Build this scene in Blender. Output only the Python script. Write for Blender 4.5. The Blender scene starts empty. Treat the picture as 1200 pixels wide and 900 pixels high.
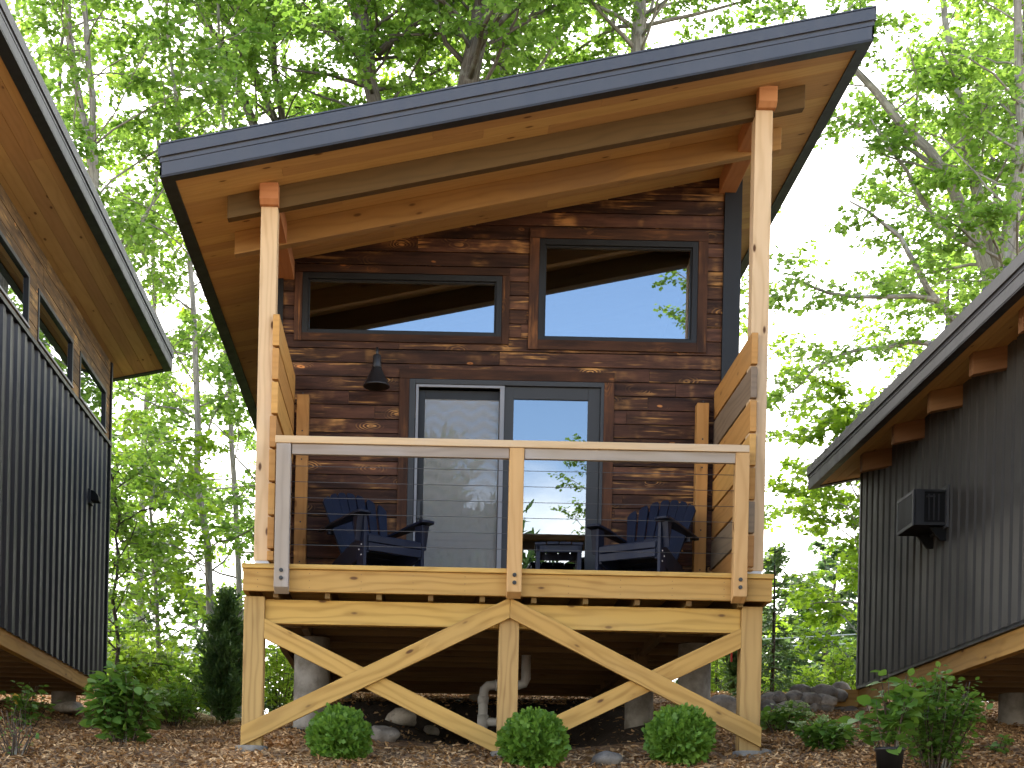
import bpy, bmesh, math, random
import numpy as np
from mathutils import Vector, Matrix, noise

R = math.radians
scene = bpy.context.scene
col = scene.collection
random.seed(7)

# ------------------------------------------------------------------ camera
F_PX, U0, V0, ROLL = 1750.0, 490.0, 1008.0, 0.021
CAM_Y = -F_PX / 150.0
cam_d = bpy.data.cameras.new('camera')
cam = bpy.data.objects.new('camera', cam_d)
col.objects.link(cam)
cam_d.sensor_width = 36.0
cam_d.lens = 36.0 * F_PX / 1200.0
cam_d.shift_x = (600 - U0) / 1200.0
cam_d.shift_y = -(450 - V0) / 1200.0
cam_d.clip_start, cam_d.clip_end = 0.1, 3000
cr, sr = math.cos(ROLL), math.sin(ROLL)
m = Matrix(((cr, -sr, 0), (0, 0, -1), (sr, cr, 0))).to_4x4()
m.translation = Vector((0, CAM_Y, 0))
cam.matrix_world = m
scene.camera = cam

# ------------------------------------------------------------------ light
SUN_EL, SUN_AZ = 52.0, -28.0          # azimuth from +Y (behind the cabins), negative = left
world = bpy.data.worlds.new('World')
scene.world = world
world.use_nodes = True
wn, wl = world.node_tree.nodes, world.node_tree.links
wn.clear()
w_out = wn.new('ShaderNodeOutputWorld')
w_bg = wn.new('ShaderNodeBackground')
w_bg.inputs['Strength'].default_value = 0.15
sky = wn.new('ShaderNodeTexSky')
sky.sky_type = 'NISHITA'
sky.sun_disc = False
sky.sun_elevation = R(SUN_EL)
sky.sun_rotation = R(SUN_AZ)
sky.dust_density = 0.6
sky.ozone_density = 1.5
tc = wn.new('ShaderNodeTexCoord')
sep = wn.new('ShaderNodeSeparateXYZ')
wl.new(tc.outputs['Generated'], sep.inputs[0])
cn = wn.new('ShaderNodeTexNoise')
cn.inputs['Scale'].default_value = 2.6
cn.inputs['Detail'].default_value = 7
cn.inputs['Roughness'].default_value = 0.58
mp = wn.new('ShaderNodeMapping')
mp.inputs['Scale'].default_value = (1, 1, 2.4)
wl.new(tc.outputs['Generated'], mp.inputs[0])
wl.new(mp.outputs[0], cn.inputs['Vector'])
# cloud bank lies to the back of the cabins (+Y) and low on the horizon; open blue sky behind the camera
ay = wn.new('ShaderNodeMath'); ay.operation = 'MULTIPLY_ADD'
ay.inputs[1].default_value = 0.75; ay.inputs[2].default_value = -0.14
wl.new(sep.outputs['Y'], ay.inputs[0])
az = wn.new('ShaderNodeMapRange')
az.inputs['From Min'].default_value = 0.40; az.inputs['From Max'].default_value = 0.20
az.inputs['To Min'].default_value = 0.0; az.inputs['To Max'].default_value = 1.02
wl.new(sep.outputs['Z'], az.inputs['Value'])
a1 = wn.new('ShaderNodeMath'); a1.operation = 'ADD'
wl.new(ay.outputs[0], a1.inputs[0]); wl.new(az.outputs[0], a1.inputs[1])
a2 = wn.new('ShaderNodeMath'); a2.operation = 'ADD'
wl.new(a1.outputs[0], a2.inputs[0]); wl.new(cn.outputs['Fac'], a2.inputs[1])
cm = wn.new('ShaderNodeMapRange'); cm.interpolation_type = 'SMOOTHSTEP'
cm.inputs['From Min'].default_value = 0.42; cm.inputs['From Max'].default_value = 0.78
wl.new(a2.outputs[0], cm.inputs['Value'])
cmix = wn.new('ShaderNodeMix'); cmix.data_type = 'RGBA'
wl.new(cm.outputs[0], cmix.inputs[0])
wl.new(sky.outputs[0], cmix.inputs[6])
cmix.inputs[7].default_value = (10.6, 10.35, 9.9, 1)
wl.new(cmix.outputs[2], w_bg.inputs['Color'])
wl.new(w_bg.outputs[0], w_out.inputs[0])

sun_d = bpy.data.lights.new('sun', 'SUN')
sun = bpy.data.objects.new('sun', sun_d)
col.objects.link(sun)
sun_d.energy = 2.8
sun_d.angle = R(9)
sun_d.color = (1.0, 0.95, 0.86)
_to = Vector((math.sin(R(SUN_AZ)) * math.cos(R(SUN_EL)), math.cos(R(SUN_AZ)) * math.cos(R(SUN_EL)), math.sin(R(SUN_EL))))
sun.rotation_euler = (-_to).to_track_quat('-Z', 'Y').to_euler()
sun.location = _to * 60

scene.view_settings.view_transform = 'Standard'
scene.view_settings.look = 'None'
scene.view_settings.exposure = 1.9
scene.view_settings.gamma = 1.0
scene.view_settings.use_curve_mapping = False
scene.render.engine = 'CYCLES'
scene.cycles.use_denoising = True
scene.cycles.max_bounces = 8
scene.cycles.transparent_max_bounces = 12
scene.cycles.sample_clamp_indirect = 6.0

# ------------------------------------------------------------------ helpers
def link(o, parent=None):
    col.objects.link(o)
    if parent is not None:
        o.parent = parent
    return o

def tag(o, label=None, cat=None, group=None, kind=None):
    if label: o['label'] = label
    if cat: o['category'] = cat
    if group: o['group'] = group
    if kind: o['kind'] = kind
    return o

def thing(name, label, cat, loc=(0, 0, 0), rz=0.0, group=None):
    o = bpy.data.objects.new(name, None)
    o.empty_display_size = 0.2
    o.location = loc
    o.rotation_euler = (0, 0, rz)
    link(o)
    return tag(o, label, cat, group)

def kids(o):
    return [c for c in bpy.data.objects if c.parent == o]

def copy_tree(o, parent=None):
    c = o.copy()
    link(c)
    c.parent = parent
    for ch in kids(o):
        copy_tree(ch, c)
    return c

class MB:
    """collects faces with a UV in metres (u along the grain) and one random number per element"""
    def __init__(self, org=(0, 0, 0)):
        self.v, self.f, self.uv, self.r, self.sm, self.el = [], [], [], [], [], []
        self.o = Vector(org)
    def face(self, pts, uvs, rnd, smooth=False):
        i = len(self.v)
        self.v.extend([(p[0] - self.o.x, p[1] - self.o.y, p[2] - self.o.z) for p in pts])
        self.f.append(tuple(range(i, i + len(pts))))
        self.uv.extend(uvs); self.r.append(rnd); self.sm.append(smooth)
    def solid(self, verts, faces, axis, rnd=None, origin=None):
        """closed solid sharing vertices; uv: u along axis, v across"""
        rnd = random.random() if rnd is None else rnd
        ou, ov = rnd * 91.7, rnd * 57.3
        ax = Vector(axis).normalized()
        h = Vector((0, 0, 1)) if abs(ax.z) < .9 else Vector((1, 0, 0))
        b = ax.cross(h).normalized(); c = b.cross(ax).normalized()
        org = Vector(origin) if origin is not None else Vector(verts[0])
        i0 = len(self.v); self.el.append((i0, len(self.f), len(self.uv)))
        P = [Vector(p) for p in verts]
        self.v.extend([tuple(p - self.o) for p in P])
        for f in faces:
            n = (P[f[1]] - P[f[0]]).cross(P[f[-1]] - P[f[0]])
            if n.length > 0: n.normalize()
            for k in f:
                d = P[k] - org
                u, vb, vc = d.dot(ax), d.dot(b), d.dot(c)
                if abs(n.dot(ax)) > .8: uv = (vb * .2 + ou, vc + ov + 11)
                elif abs(n.dot(b)) > abs(n.dot(c)): uv = (u + ou, vc + ov)
                else: uv = (u + ou, vb + ov + 3.1)
                self.uv.append(uv)
            self.f.append(tuple(i0 + k for k in f)); self.r.append(rnd); self.sm.append(False)
    def box(self, lo, hi, axis=None, rnd=None, mat=None):
        x0, y0, z0 = lo; x1, y1, z1 = hi
        vs = [(x0, y0, z0), (x1, y0, z0), (x1, y1, z0), (x0, y1, z0), (x0, y0, z1), (x1, y0, z1), (x1, y1, z1), (x0, y1, z1)]
        if axis is None:
            s = [abs(x1 - x0), abs(y1 - y0), abs(z1 - z0)]
            k = s.index(max(s)); axis = [0, 0, 0]; axis[k] = 1
        if mat is not None:
            vs = [mat @ Vector(p) for p in vs]; axis = mat.to_3x3() @ Vector(axis)
        self.solid(vs, [(0, 3, 2, 1), (4, 5, 6, 7), (0, 1, 5, 4), (1, 2, 6, 5), (2, 3, 7, 6), (3, 0, 4, 7)], axis, rnd)
    def prism(self, poly, y0, y1, axis=(1, 0, 0), rnd=None, plane='xz', mat=None):
        """poly counter-clockwise seen from the low side (y0), extruded y0 -> y1"""
        n = len(poly)
        if plane == 'xz': lo = [(p[0], y0, p[1]) for p in poly]; hi = [(p[0], y1, p[1]) for p in poly]
        elif plane == 'yz': lo = [(y0, p[0], p[1]) for p in poly]; hi = [(y1, p[0], p[1]) for p in poly]
        else: lo = [(p[0], p[1], y0) for p in poly]; hi = [(p[0], p[1], y1) for p in poly]
        vs = lo + hi
        if mat is not None:
            vs = [mat @ Vector(p) for p in vs]; axis = mat.to_3x3() @ Vector(axis)
        fs = [tuple(range(n)), tuple(range(2 * n - 1, n - 1, -1))]
        for i in range(n):
            j = (i + 1) % n
            fs.append((j, i, n + i, n + j))
        self.solid(vs, fs, axis, rnd)
    def beam(self, a, b, w, h, up=(0, 0, 1), rnd=None):
        """rectangular bar from a to b: w across, h along up"""
        a, b = Vector(a), Vector(b)
        ax = (b - a).normalized(); side = ax.cross(Vector(up)).normalized(); u = side.cross(ax).normalized()
        vs = []
        for p in (a, b):
            for sx, sz in ((-1, -1), (1, -1), (1, 1), (-1, 1)):
                vs.append(p + side * (sx * w / 2) + u * (sz * h / 2))
        self.solid(vs, [(0, 1, 2, 3), (7, 6, 5, 4), (0, 4, 5, 1), (1, 5, 6, 2), (2, 6, 7, 3), (3, 7, 4, 0)], ax, rnd)
    def tube(self, pts, rad, n=8, cap=True, rnd=None):
        rnd = random.random() if rnd is None else rnd
        pts = [Vector(p) for p in pts]
        if not hasattr(rad, '__len__'): rad = [rad] * len(pts)
        i0 = len(self.v); L = 0.0; Ls = []; self.el.append((i0, len(self.f), len(self.uv)))
        ref = None
        for k, p in enumerate(pts):
            t = (pts[min(k + 1, len(pts) - 1)] - pts[max(k - 1, 0)]).normalized()
            if ref is None:
                ref = t.orthogonal().normalized()
            ref = (ref - t * ref.dot(t)).normalized()
            b = t.cross(ref)
            if k: L += (p - pts[k - 1]).length
            Ls.append(L)
            for j in range(n):
                a = 2 * math.pi * j / n
                q = p + (ref * math.cos(a) + b * math.sin(a)) * rad[k] - self.o
                self.v.append(tuple(q))
        for k in range(len(pts) - 1):
            for j in range(n):
                j2 = (j + 1) % n
                self.f.append((i0 + k * n + j, i0 + k * n + j2, i0 + (k + 1) * n + j2, i0 + (k + 1) * n + j))
                c = 2 * math.pi * rad[k] / n
                self.uv += [(Ls[k] + rnd * 50, j * c), (Ls[k] + rnd * 50, (j + 1) * c), (Ls[k + 1] + rnd * 50, (j + 1) * c), (Ls[k + 1] + rnd * 50, j * c)]
                self.r.append(rnd); self.sm.append(True)
        if cap:
            self.f.append(tuple(i0 + j for j in reversed(range(n)))); self.uv += [(0, 0)] * n; self.r.append(rnd); self.sm.append(False)
            e = i0 + (len(pts) - 1) * n
            self.f.append(tuple(e + j for j in range(n))); self.uv += [(0, 0)] * n; self.r.append(rnd); self.sm.append(False)
    def lathe(self, prof, c, n=24, rnd=.5):
        """prof [(r, z)], round vertical axis at c"""
        i0 = len(self.v); c = Vector(c)
        for r, z in prof:
            for j in range(n):
                a = 2 * math.pi * j / n
                self.v.append((c.x + r * math.cos(a) - self.o.x, c.y + r * math.sin(a) - self.o.y, c.z + z - self.o.z))
        for k in range(len(prof) - 1):
            for j in range(n):
                j2 = (j + 1) % n
                self.f.append((i0 + k * n + j, i0 + k * n + j2, i0 + (k + 1) * n + j2, i0 + (k + 1) * n + j))
                self.uv += [(j / n, prof[k][1]), ((j + 1) / n, prof[k][1]), ((j + 1) / n, prof[k + 1][1]), (j / n, prof[k + 1][1])]
                self.r.append(rnd); self.sm.append(True)
    def build_each(self, name, mat, parent=None, bevel=0.0):
        """one object for every solid collected"""
        out = []
        el = self.el + [(len(self.v), len(self.f), len(self.uv))]
        for (a, fa, ua), (b, fb, ub) in zip(el[:-1], el[1:]):
            m_ = MB(self.o); m_.v = self.v[a:b]; m_.f = [tuple(k - a for k in f) for f in self.f[fa:fb]]
            m_.uv = self.uv[ua:ub]; m_.r = self.r[fa:fb]; m_.sm = self.sm[fa:fb]
            out.append(m_.build(name, mat, parent, bevel))
        return out
    def build(self, name, mat, parent=None, bevel=0.0, label=None):
        me = bpy.data.meshes.new(name)
        me.from_pydata(self.v, [], self.f)
        ul = me.uv_layers.new(name='UVMap')
        ul.data.foreach_set('uv', np.array(self.uv, dtype=np.float32).ravel())
        at = me.attributes.new('rnd', 'FLOAT', 'FACE')
        at.data.foreach_set('value', np.array(self.r, dtype=np.float32))
        me.polygons.foreach_set('use_smooth', self.sm)
        me.materials.append(mat)
        me.update()
        o = bpy.data.objects.new(name, me)
        link(o, parent)
        if bevel:
            b = o.modifiers.new('bevel', 'BEVEL'); b.width = bevel; b.segments = 2; b.limit_method = 'ANGLE'
            b.harden_normals = False
        if label: o['label'] = label
        return o

# ------------------------------------------------------------------ materials
class NT:
    def __init__(self, name):
        self.m = bpy.data.materials.new(name); self.m.use_nodes = True
        self.t = self.m.node_tree; self.t.nodes.clear()
        self.out = self.t.nodes.new('ShaderNodeOutputMaterial')
    def n(self, kind, **kw):
        nd = self.t.nodes.new('ShaderNode' + kind)
        for k, v in kw.items():
            if hasattr(nd, k): setattr(nd, k, v)
        return nd
    def l(self, a, b): self.t.links.new(a, b)
    def val(self, sock, v):
        if hasattr(v, 'links') or hasattr(v, 'is_output'): self.l(v, sock)
        else: sock.default_value = v
    def math(self, op, a, b=0.0, c=None, clamp=False):
        nd = self.n('Math'); nd.operation = op; nd.use_clamp = clamp
        self.val(nd.inputs[0], a); self.val(nd.inputs[1], b)
        if c is not None: self.val(nd.inputs[2], c)
        return nd.outputs[0]
    def mix(self, f, a, b):
        nd = self.n('Mix'); nd.data_type = 'RGBA'
        self.val(nd.inputs[0], f)
        for s, v in ((nd.inputs[6], a), (nd.inputs[7], b)):
            if isinstance(v, (tuple, list)): s.default_value = (*v[:3], 1)
            else: self.l(v, s)
        return nd.outputs[2]
    def noise(self, vec, scale=1.0, detail=3, rough=.5, dist=0.0):
        nd = self.n('TexNoise'); nd.inputs['Scale'].default_value = scale
        nd.inputs['Detail'].default_value = detail; nd.inputs['Roughness'].default_value = rough
        nd.inputs['Distortion'].default_value = dist
        if vec is not None: self.l(vec, nd.inputs['Vector'])
        return nd.outputs['Fac']
    def vor(self, vec, scale=1.0, out='Distance', rand=1.0):
        nd = self.n('TexVoronoi'); nd.inputs['Scale'].default_value = scale
        nd.inputs['Randomness'].default_value = rand
        self.l(vec, nd.inputs['Vector'])
        return nd.outputs[out]
    def map(self, vec, scale):
        nd = self.n('Mapping'); nd.inputs['Scale'].default_value = scale
        self.l(vec, nd.inputs[0]); return nd.outputs[0]
    def ramp(self, v, a, b, lo=0.0, hi=1.0, smooth=True):
        nd = self.n('MapRange'); nd.interpolation_type = 'SMOOTHSTEP' if smooth else 'LINEAR'
        self.l(v, nd.inputs['Value'])
        nd.inputs['From Min'].default_value = a; nd.inputs['From Max'].default_value = b
        nd.inputs['To Min'].default_value = lo; nd.inputs['To Max'].default_value = hi
        return nd.outputs[0]
    def uv(self): return self.n('UVMap', uv_map='UVMap').outputs[0]
    def obj(self): return self.n('TexCoord').outputs['Object']
    def rnd(self):
        nd = self.n('Attribute'); nd.attribute_name = 'rnd'; return nd.outputs['Fac']
    def bump(self, h, strength=.3, dist=.01):
        nd = self.n('Bump'); nd.inputs['Strength'].default_value = strength; nd.inputs['Distance'].default_value = dist
        self.l(h, nd.inputs['Height']); return nd.outputs[0]
    def bsdf(self, color, rough=.6, metal=0.0, normal=None, spec=.5):
        p = self.n('BsdfPrincipled')
        if isinstance(color, (tuple, list)): p.inputs['Base Color'].default_value = (*color[:3], 1)
        else: self.l(color, p.inputs['Base Color'])
        self.val(p.inputs['Roughness'], rough)
        p.inputs['Metallic'].default_value = metal
        p.inputs['Specular IOR Level'].default_value = spec
        if normal is not None: self.l(normal, p.inputs['Normal'])
        self.l(p.outputs[0], self.out.inputs[0])
        return p

def sepxyz(t, v):
    nd = t.n('SeparateXYZ'); t.l(v, nd.inputs[0]); return nd.outputs
def combxyz(t, x, y, z=0.0):
    nd = t.n('CombineXYZ'); t.val(nd.inputs[0], x); t.val(nd.inputs[1], y); t.val(nd.inputs[2], z); return nd.outputs[0]

def wood(name, light, dark, knot=(.10, .045, .018), grain=.55, knots=.5, tint=.25, rough=.65, weather=0.0, weather_col=(.25, .24, .22)):
    t = NT(name); uv = t.uv(); r = t.rnd()
    g1 = t.noise(t.map(uv, (1.1, 26, 1)), 1.0, 5, .6, .3)
    # cathedral grain: slow warp of the across-coordinate, then bands
    s = sepxyz(t, uv)
    warp = t.noise(t.map(uv, (.9, 5.0, 1)), 1.0, 2, .5)
    ph = t.math('ADD', t.math('MULTIPLY', s[1], 95.0), t.math('MULTIPLY', warp, 26.0))
    band = t.math('POWER', t.math('MULTIPLY_ADD', t.math('SINE', ph), .5, .5), 2.0)
    vk = t.n('TexVoronoi'); vk.inputs['Scale'].default_value = 1.0
    t.l(t.map(uv, (3.4, 8.6, 1)), vk.inputs['Vector'])
    kd = vk.outputs['Distance']; keep = t.ramp(sepxyz(t, vk.outputs['Color'])[0], .62 - .4 * knots, .66 - .4 * knots)
    kmask = t.math('MULTIPLY', t.ramp(kd, .15, .07, 0, 1), keep)
    halo = t.math('MULTIPLY', t.ramp(kd, .42, .10, 0, 1), keep)
    gf = t.math('MULTIPLY_ADD', g1, .7, t.math('MULTIPLY', band, .38))
    gf = t.math('ADD', gf, t.math('MULTIPLY', halo, .3))
    gf = t.ramp(gf, .28, 1.0, 0, grain)
    c = t.mix(gf, light, dark)
    c = t.mix(t.math('MULTIPLY', kmask, min(1, knots + .25)), c, knot)
    big = t.noise(t.map(uv, (.7, 2.0, 1)), 1.0, 3, .6)
    if weather:
        c = t.mix(t.ramp(big, .45, .68, 0, weather), c, weather_col)
    # element to element tint
    br = t.math('MULTIPLY_ADD', r, 2 * tint, 1.0 - tint)
    br = t.math('MULTIPLY', br, t.math('MULTIPLY_ADD', big, .35, .82))
    hs = t.n('HueSaturation'); t.l(c, hs.inputs['Color']); t.l(br, hs.inputs['Value'])
    t.l(t.math('MULTIPLY_ADD', r, .012, .494), hs.inputs['Hue'])
    nrm = t.bump(t.math('ADD', g1, t.math('MULTIPLY', band, .4)), .22, .004)
    t.bsdf(hs.outputs[0], rough, 0, nrm, .14)
    return t.m

def charred(name, dark=(.024, .012, .009), mid=(.096, .043, .026), amber=(.66, .34, .105), amount=1.0):
    t = NT(name); uv = t.uv(); r = t.rnd()
    s = sepxyz(t, uv)
    base_n = t.noise(t.map(uv, (1.6, 12, 1)), 1.0, 6, .66)
    big = t.noise(t.map(uv, (1.5, 3.0, 1)), 1.0, 3, .55)
    burn = t.noise(t.map(uv, (2.6, 5.0, 1)), 1.0, 3, .6)
    c = t.mix(t.ramp(base_n, .30, .70), dark, mid)
    # scattered small knots and the flame-shaped grain around them
    wv = t.n('VectorMath'); wv.operation = 'ADD'
    t.l(uv, wv.inputs[0]); t.l(combxyz(t, t.math('MULTIPLY', t.noise(t.map(uv, (3, 3, 1)), 1.0, 2), .10), t.math('MULTIPLY', t.noise(t.map(uv, (4, 4, 3)), 1.0, 2), .06)), wv.inputs[1])
    vk = t.n('TexVoronoi'); vk.inputs['Scale'].default_value = 1.0
    t.l(t.map(wv.outputs[0], (3.6, 8.2, 1)), vk.inputs['Vector'])
    kd = vk.outputs['Distance']; kc = sepxyz(t, vk.outputs['Color'])
    keep = t.ramp(kc[0], .50, .56)
    warp = t.noise(t.map(uv, (6.0, 16.0, 1)), 1.0, 2, .5, .5)
    band = t.ramp(t.math('SINE', t.math('ADD', t.math('MULTIPLY', kd, 62.0), t.math('MULTIPLY', warp, 9.0))), .1, .6)
    rings = t.math('MULTIPLY', band, t.ramp(kd, .36, .16))
    near = t.math('MULTIPLY', t.ramp(kd, .62, .20), keep)
    kn = t.math('MULTIPLY', t.ramp(kd, .125, .085), keep)
    core = t.math('MULTIPLY', t.ramp(kd, .055, .025), keep)
    patch = t.ramp(big, .45, .61)
    streak = t.ramp(t.noise(t.map(uv, (2.2, 40, 1)), 1.0, 4, .6), .50, .68)
    a = t.math('MULTIPLY', t.math('MULTIPLY', near, patch), t.math('MAXIMUM', t.math('MULTIPLY', band, .9), t.math('MULTIPLY', rings, .38)))
    a = t.math('MAXIMUM', a, t.math('MULTIPLY', t.math('MULTIPLY', streak, patch), .8))
    a = t.math('MAXIMUM', a, t.math('MULTIPLY', kn, t.ramp(big, .30, .52, .1, .95)))
    edge = t.ramp(t.noise(t.map(uv, (2.2, .5, 1)), 1.0, 3, .6), .52, .64, 0, .55)
    a = t.math('MAXIMUM', a, t.math('MULTIPLY', edge, t.ramp(base_n, .40, .60)))
    a = t.math('MULTIPLY', a, t.ramp(burn, .40, .60, .10, .95))
    a = t.math('MULTIPLY', a, amount, clamp=True)
    c = t.mix(a, c, amber)
    c = t.mix(t.math('MULTIPLY', kn, t.ramp(kc[1], .3, .7, .2, .8)), c, (.62, .23, .07))
    c = t.mix(t.math('MULTIPLY', core, .75), c, (.05, .02, .008))
    br = t.math('MULTIPLY_ADD', r, .8, .6)
    hs = t.n('HueSaturation'); t.l(c, hs.inputs['Color']); t.l(br, hs.inputs['Value'])
    nrm = t.bump(t.math('ADD', base_n, t.math('MULTIPLY', a, .3)), .4, .004)
    t.bsdf(hs.outputs[0], .68, 0, nrm, .16)
    return t.m

def metal_paint(name, c, rough=.42, var=.25, spec=.5, dirt=.0):
    t = NT(name); o = t.obj()
    n1 = t.noise(o, 1.3, 4, .6); n2 = t.noise(t.map(o, (9, 9, 1.2)), 1.0, 4, .6)
    f = t.math('MULTIPLY_ADD', n1, .6, t.math('MULTIPLY', n2, .4))
    cc = t.mix(t.ramp(f, .3, .7), tuple(x * (1 - var) for x in c), tuple(x * (1 + var) for x in c))
    if dirt: cc = t.mix(t.ramp(n2, .5, .8, 0, dirt), cc, (.16, .15, .12))
    t.bsdf(cc, t.ramp(n2, .2, .8, rough - .07, rough + .12), 0, t.bump(n1, .05, .01), spec)
    return t.m

def plain(name, c, rough=.6, scale=20, var=.2, bump=.15, spec=.4):
    t = NT(name); o = t.obj()
    n = t.noise(o, scale, 5, .6)
    t.bsdf(t.mix(n, tuple(x * (1 - var) for x in c), tuple(x * (1 + var) for x in c)), rough, 0, t.bump(n, bump, .01), spec)
    return t.m

def concrete(name):
    t = NT(name); o = t.obj()
    a = t.noise(o, 3.0, 6, .65); b = t.noise(t.map(o, (14, 14, 4)), 1.0, 4, .6)
    c = t.mix(t.ramp(a, .35, .68), (.15, .13, .10), (.33, .30, .25))
    c = t.mix(t.ramp(b, .62, .75, 0, .6), c, (.10, .09, .07))
    t.bsdf(c, .9, 0, t.bump(b, .4, .01), .2)
    return t.m

def stone(name):
    t = NT(name); o = t.obj(); oi = t.n('ObjectInfo').outputs['Random']
    a = t.noise(o, 4.0, 6, .65); b = t.noise(o, 22, 4, .6)
    c = t.mix(t.ramp(a, .3, .7), (.15, .125, .095), (.38, .335, .27))
    c = t.mix(t.ramp(b, .55, .7, 0, .5), c, (.08, .075, .065))
    hs = t.n('HueSaturation'); t.l(c, hs.inputs['Color'])
    t.l(t.math('MULTIPLY_ADD', oi, .6, .65), hs.inputs['Value'])
    t.bsdf(hs.outputs[0], .88, 0, t.bump(t.math('ADD', a, t.math('MULTIPLY', b, .3)), .5, .03), .3)
    return t.m

def bark(name, a, b, lichen=(.30, .31, .27)):
    t = NT(name); o = t.obj(); uv = t.uv()
    n = t.noise(t.map(uv, (3, 40, 1)), 1.0, 5, .65, .5); m_ = t.noise(o, 5.0, 5, .6)
    c = t.mix(t.ramp(n, .3, .7), a, b)
    c = t.mix(t.ramp(m_, .52, .66, 0, .6), c, lichen)
    t.bsdf(c, .95, 0, t.bump(n, .6, .02), .15)
    return t.m

def leafmat(name, c1, c2, tr1, tr2, trans=.5, rough=.45):
    t = NT(name); r = t.rnd(); o = t.obj()
    big = t.noise(o, .55, 3, .5)
    f = t.math('MULTIPLY_ADD', r, .7, t.math('MULTIPLY', t.ramp(big, .3, .7), .3))
    cd = t.mix(f, c1, c2); ct = t.mix(f, tr1, tr2)
    p = t.n('BsdfPrincipled'); t.l(cd, p.inputs['Base Color']); p.inputs['Roughness'].default_value = rough
    p.inputs['Specular IOR Level'].default_value = .35
    tr = t.n('BsdfTranslucent'); t.l(ct, tr.inputs['Color'])
    mx = t.n('MixShader'); mx.inputs[0].default_value = trans
    t.l(p.outputs[0], mx.inputs[1]); t.l(tr.outputs[0], mx.inputs[2]); t.l(mx.outputs[0], t.out.inputs[0])
    return t.m

def glass(name, refl=.42, tint=(.9, .95, 1.0), ripple=.0):
    t = NT(name)
    g = t.n('BsdfGlossy'); g.inputs['Roughness'].default_value = 0.0; g.inputs['Color'].default_value = (*tint, 1)
    tr = t.n('BsdfTransparent'); tr.inputs['Color'].default_value = (.55, .58, .58, 1)
    lw = t.n('LayerWeight'); lw.inputs['Blend'].default_value = .25
    f = t.math('MULTIPLY_ADD', lw.outputs['Fresnel'], .8, refl, clamp=True)
    if ripple:
        n = t.noise(t.obj(), 1.6, 2, .5)
        nb = t.bump(n, ripple, .02); t.l(nb, g.inputs['Normal'])
    mx = t.n('MixShader'); t.l(f, mx.inputs[0]); t.l(tr.outputs[0], mx.inputs[1]); t.l(g.outputs[0], mx.inputs[2])
    t.l(mx.outputs[0], t.out.inputs[0])
    return t.m

def screen_mesh(name):
    t = NT(name); o = t.obj(); s = sepxyz(t, o)
    wob = t.math('MULTIPLY', t.noise(t.map(o, (1.6, 1, 2.2)), 1.0, 2, .5), 5.0)
    w1 = t.math('SINE', t.math('ADD', t.math('MULTIPLY', s[2], 62.0), t.math('MULTIPLY', t.math('SINE', t.math('ADD', t.math('MULTIPLY', s[0], 27.0), wob)), 1.7)))
    w2 = t.math('SINE', t.math('ADD', t.math('MULTIPLY', s[0], 75.0), t.math('MULTIPLY', t.math('SINE', t.math('MULTIPLY', s[2], 16.0)), 1.6)))
    f = t.math('MULTIPLY_ADD', t.math('ADD', t.math('MULTIPLY', w1, t.ramp(s[2], 2.1, 2.7, .25, 1)), t.math('MULTIPLY', w2, t.ramp(s[2], 2.5, 1.9, 0, .7))), .075, .40)
    d = t.n('BsdfDiffuse'); d.inputs['Color'].default_value = (.36, .36, .34, 1)
    tr = t.n('BsdfTransparent')
    mx = t.n('MixShader'); t.l(f, mx.inputs[0]); t.l(tr.outputs[0], mx.inputs[1]); t.l(d.outputs[0], mx.inputs[2])
    t.l(mx.outputs[0], t.out.inputs[0])
    return t.m

def mulch_mat(name):
    t = NT(name); o = t.obj()
    v = t.n('TexVoronoi'); v.inputs['Scale'].default_value = 26
    mp_ = t.n('Mapping'); mp_.inputs['Scale'].default_value = (1, 1.6, 1); t.l(o, mp_.inputs[0]); t.l(mp_.outputs[0], v.inputs['Vector'])
    sx = sepxyz(t, v.outputs['Color'])
    c = t.mix(sx[0], (.11, .057, .026), (.45, .275, .14))
    big = t.noise(o, .8, 4, .6)
    c = t.mix(t.ramp(big, .45, .7, 0, .5), c, (.06, .034, .02))
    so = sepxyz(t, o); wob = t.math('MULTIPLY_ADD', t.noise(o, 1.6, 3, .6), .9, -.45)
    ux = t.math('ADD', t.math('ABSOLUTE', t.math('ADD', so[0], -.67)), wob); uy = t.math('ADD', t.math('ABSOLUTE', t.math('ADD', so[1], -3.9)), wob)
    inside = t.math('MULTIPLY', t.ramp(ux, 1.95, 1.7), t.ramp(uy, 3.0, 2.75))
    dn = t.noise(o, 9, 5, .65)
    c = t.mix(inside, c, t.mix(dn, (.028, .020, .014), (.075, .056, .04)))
    # beyond the mulch beds the ground turns to rough grass
    far = sepxyz(t, o)[1]
    gn = t.noise(o, .35, 4, .6)
    gm = t.ramp(t.math('ADD', far, t.math('MULTIPLY', gn, 4.0)), 13.0, 15.0)
    c = t.mix(gm, c, t.mix(gn, (.05, .09, .02), (.10, .14, .035)))
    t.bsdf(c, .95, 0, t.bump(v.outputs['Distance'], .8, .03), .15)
    return t.m

def chip_mat(name):
    t = NT(name); r = t.rnd()
    c = t.mix(t.ramp(r, 0, 1, smooth=False), (.165, .085, .034), (.74, .47, .225))
    t.bsdf(c, .9, 0, None, .15)
    return t.m

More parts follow.
